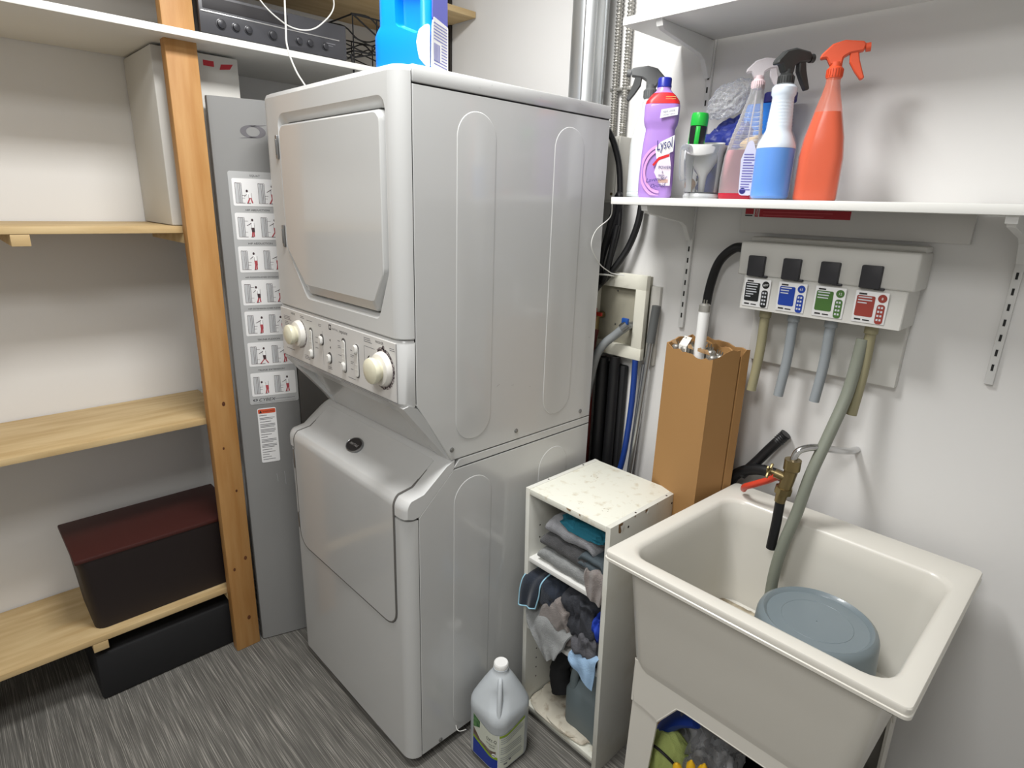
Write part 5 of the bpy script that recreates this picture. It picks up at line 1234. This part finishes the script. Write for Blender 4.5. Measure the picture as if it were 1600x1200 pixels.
# label wraps two faces and the rounded corner between them
lw = mat('jug_label', (206, 210, 196), .5)
per = []       # plan path from the -y face round the corner to the +x face, distance s along it
def ppt(s):
    h = .0722; r = .040; flat = h-r
    Lf = 2*flat
    arc = r*PI/2
    if s < Lf: return (jx-flat+s, jy-h)
    if s < Lf+arc:
        a = -PI/2+(s-Lf)/r; return (jx+flat+r*math.cos(a), jy-flat+r*math.sin(a))
    return (jx+h, jy-flat+(s-Lf-arc))
Ltot = 2*(.0722-.04)*2+.04*PI/2; mid = Ltot/2
def lp_patch(b, s0, s1, f0, f1, off=0, n=14):
    A_ = []
    for k in range(n+1):
        s = s0+(s1-s0)*k/n; x, y = ppt(s); d = Vector((x-jx, y-jy, 0)).normalized()*off
        A_.append((b.verts.new((x+d.x, y+d.y, f0(s))), b.verts.new((x+d.x, y+d.y, f1(s)))))
    for p, q2 in zip(A_, A_[1:]): b.faces.new((p[0], q2[0], q2[1], p[1]))
top = lambda s: .160-.022*math.sin(PI*min(1, max(0, s/Ltot))) if True else 0
b = B(); lp_patch(b, -.018, Ltot+.018, lambda s: .018, top, .0004, 30) if False else lp_patch(b, 0, Ltot, lambda s: .018, top, .0004, 30); obj('label', b, lw, jk, smooth=60)
b = B(); lp_patch(b, 0, mid, lambda s: .018, lambda s: .076-.026*(s/mid), .0008); obj('label_blue', b, mat('label_blue', (30, 56, 150), .45), jk, smooth=60)
b = B(); lp_patch(b, 0, mid, lambda s: .076-.026*(s/mid), lambda s: .085-.026*(s/mid), .0012); lp_patch(b, mid+.004, Ltot, lambda s: top(s)-.010, lambda s: top(s)-.001, .0008); obj('label_green', b, mat('label_green', (138, 166, 40), .45), jk, smooth=60)
b = B(); lp_patch(b, 0, .028, lambda s: .112+s*.5, lambda s: top(s)-.002, .0008); obj('label_leaves', b, mat('leaf_green', (96, 138, 84), .6, var=1, vscale=90, rgb2=(40, 82, 52)), jk, smooth=60)
b = B(); lp_patch(b, 0, .036, lambda s: .080-.1*s, lambda s: .112-.9*s if s < .034 else .081, .0006); lp_patch(b, .03, mid-.006, lambda s: .060, lambda s: .082+.003*math.sin(s*60), .0006); obj('label_picture', b, mat('label_photo', (130, 118, 108), .6, var=1, vscale=50, rgb2=(84, 62, 52)), jk, smooth=60)
b = B(); lp_patch(b, mid, mid+.002, lambda s: .018, top, .001, 3); obj('label_divider', b, white_paper, jk)
def jbend(s0, z0, off):
    def f(co):
        x, y = ppt(s0+co.x); d = Vector((x-jx, y-jy, 0)).normalized()*off; return Vector((x+d.x, y+d.y, z0+co.y))
    return f
text('label_lettering', 'OXY-Q', .0150, ink, jk, Matrix(), sx=.74, bend=jbend(mid-.040, .110, .0014))
text('label_lettering', 'OXYGENATED', .0055, ink, jk, Matrix(), sx=.9, bend=jbend(mid-.040, .098, .0014))
text('label_lettering', 'CLEANER', .0055, ink, jk, Matrix(), sx=.9, bend=jbend(mid-.030, .090, .0014))
b = B(); lp_patch(b, mid-.018, mid-.006, lambda s: .066-math.sqrt(max(0, .00004-(s-mid+.012)**2)), lambda s: .066+math.sqrt(max(0, .00004-(s-mid+.012)**2)), .0012, 12); obj('label_emblem', b, white_paper, jk)
b = B(); lp_patch(b, mid-.016, mid-.008, lambda s: .064, lambda s: .067, .0016, 3); obj('label_emblem_mark', b, ink, jk)
b = B()
for k in range(13):
    z = .128-.0072*k; s1 = Ltot-.006-random.random()*.01
    if k in (4, 9): continue
    lp_patch(b, mid+.008, s1, lambda s, z=z: z+top(s)-.138 if z > .1 else z, lambda s, z=z: (z+top(s)-.138 if z > .1 else z)+.0022, .0010, 8)
obj('label_text', b, mat('label_text_grey', (150, 156, 160), .6), jk)
b = B(); lp_patch(b, mid+.018, mid+.030, lambda s: .030, lambda s: .036, .0012, 3); lp_patch(b, mid+.036, mid+.044, lambda s: .036, lambda s: .044, .0012, 3); obj('label_mark', b, greyink, jk)
b = B(); tube(b, spline([(.003, .125, .062), (.012, .122, .055), (.024, .124, .056), (.040, .134, .068)], 5), .0012, 6); tag(obj('white_string', b, cordw), 'short white string between the washer side and the floor jug', 'string')

# ================================================================== blue detergent jug on the dryer
ax, ay, az_ = -.105, .075, 1.8402
dj = thing('detergent_jug', 'bright blue detergent jug standing on the front corner of the dryer', 'jug', (ax, ay, az_), R(28))
bm_ = mat('detergent_blue', (0, 132, 238), .35, coat=.25)
# local x across the wide side, -y towards the viewer
def ds(x0, x1, d, z, r=.022): return [(a, c, z) for a, c in rrect(x0, x1, -d/2, d/2, min(r, d/2-.002), 6)]
b = B(); loft(b, [ds(-.068, .066, .085, 0.0), ds(-.072, .070, .09, .006), ds(-.072, .070, .09, .070), ds(-.067, .070, .089, .080), ds(-.060, .069, .088, .090), ds(-.060, .067, .084, .20), ds(-.056, .062, .08, .235), ds(-.05, .02, .06, .262), ds(-.045, .0, .045, .275, .02)])
obj('jug_body', b, bm_, dj, world=False, smooth=50)
me_ = dj.children[0].data
# recess for the grip: a scooped hollow set into the wide face
bm2 = bmesh.new()
rec = rpoly([(-.014, .088), (.045, .066), (.046, .17), (-.016, .175)], .012, 6)
cut = at(rec, 1, -.0430)
loft(bm2, [[(x, -.0446, z) for x, z in inset(rec, -.003)], [(x, -.0455, z) for x, z in rec], [(x, -.030, z) for x, z in inset(rec, .004)], [(x, -.020, z) for x, z in inset(rec, .010)]], False, True)
# open the wide face where the hollow is by booleans
cb_ = bmesh.new(); loft(cb_, [at(inset(rec, -.001), 1, -.06), at(inset(rec, .002), 1, -.028), at(inset(rec, .008), 1, -.018)])
bmesh.ops.recalc_face_normals(cb_, faces=cb_.faces[:]); mc = bpy.data.meshes.new('cut'); cb_.to_mesh(mc); cb_.free(); bm2.free()
oc = bpy.data.objects.new('cut', mc); COL.objects.link(oc); oc.location = dj.location; oc.rotation_euler = dj.rotation_euler
bo = dj.children[0]; md = bo.modifiers.new('b', 'BOOLEAN'); md.operation = 'DIFFERENCE'; md.object = oc; md.solver = 'EXACT'
bpy.context.view_layer.update(); dg_ = bpy.context.evaluated_depsgraph_get(); nm_ = bpy.data.meshes.new_from_object(bo.evaluated_get(dg_)); bo.modifiers.clear(); bo.data = nm_; nm_.name = 'jug_body'
nm_.shade_smooth(); nm_.set_sharp_from_angle(angle=R(50)); bpy.data.objects.remove(oc)
TJ = Matrix.Translation((.0708, 0, 0)) @ Matrix(((0, 0, 1, 0), (1, 0, 0, 0), (0, 1, 0, 0), (0, 0, 0, 1)))   # x -> local y, y -> up, z -> local x
b = B(); prism(b, rpoly([(-.038, .096), (.038, .096), (.036, .24), (-.034, .24)], .006, 4), 2, -.002, .0003, M=TJ); obj('side_label', b, mat('label_violet', (92, 96, 186), .45), dj, world=False)
b = B(); prism(b, rpoly([(-.043, .004), (.040, .004), (.040, .10), (-.034, .104), (-.040, .075)], .004, 4), 2, -.002, .0006, M=TJ); lb2 = obj('back_label', b, white_paper, dj, world=False)
b = B()
for k in range(14):
    z = .092-.006*k
    if 5 < k < 12: quad(b, TJ, .004, .034, z, z+.0022, z=.0009)
    else: quad(b, TJ, -.034, .034, z, z+.0022, z=.0009)
for k in range(9): quad(b, TJ, -.034+.0036*k, -.0325+.0036*k+.0012*(k % 2), .02, .055, z=.0009)
obj('label_lines', b, mat('violet_print2', (120, 122, 186), .5), dj, world=False)
# rounded lobe of the white label on the wide face
TFf = Matrix.Translation((0, -.0449, 0)) @ Matrix.Rotation(R(90), 4, 'X')
b = B(); prism(b, rpoly([(.060, .006), (.0665, .006), (.0665, .088), (.056, .086), (.042, .078), (.036, .055), (.042, .024)], .010, 5), 2, -.003, .0006, M=TFf); obj('back_label', b, white_paper, dj, world=False)
b = B(); lathe(b, [(.024, .275), (.027, .277), (.027, .31), (.024, .314)], 28, Matrix.Translation((-.025, 0, 0))); obj('cap', b, mat('detergent_cap', (240, 150, 40), .4), dj, world=False)

# ------------------------------------------------------------------ members of one kind share a group
GROUPS = {'spray_bottle': 'spray bottles on the lower wall shelf', 'wall_shelf': 'white shelves on the right of the back wall', 'flexible_conduit': 'ribbed conduits beside the duct',
          'folded_towel': 'folded towels in the top compartment', 'plastic_bag': 'clear plastic bags under the tub', 'rubber_glove': 'yellow gloves under the tub',
          'black_hose': 'black hoses along the back wall', 'hanging_wire': 'pale wires hanging by the stereo', 'grey_cloth': 'cloths stuffed in the middle compartment'}
for o in bpy.data.objects:
    if o.parent is None and 'category' in o and 'group' not in o:
        g = GROUPS.get(o.name.split('.')[0])
        if g: o['group'] = g
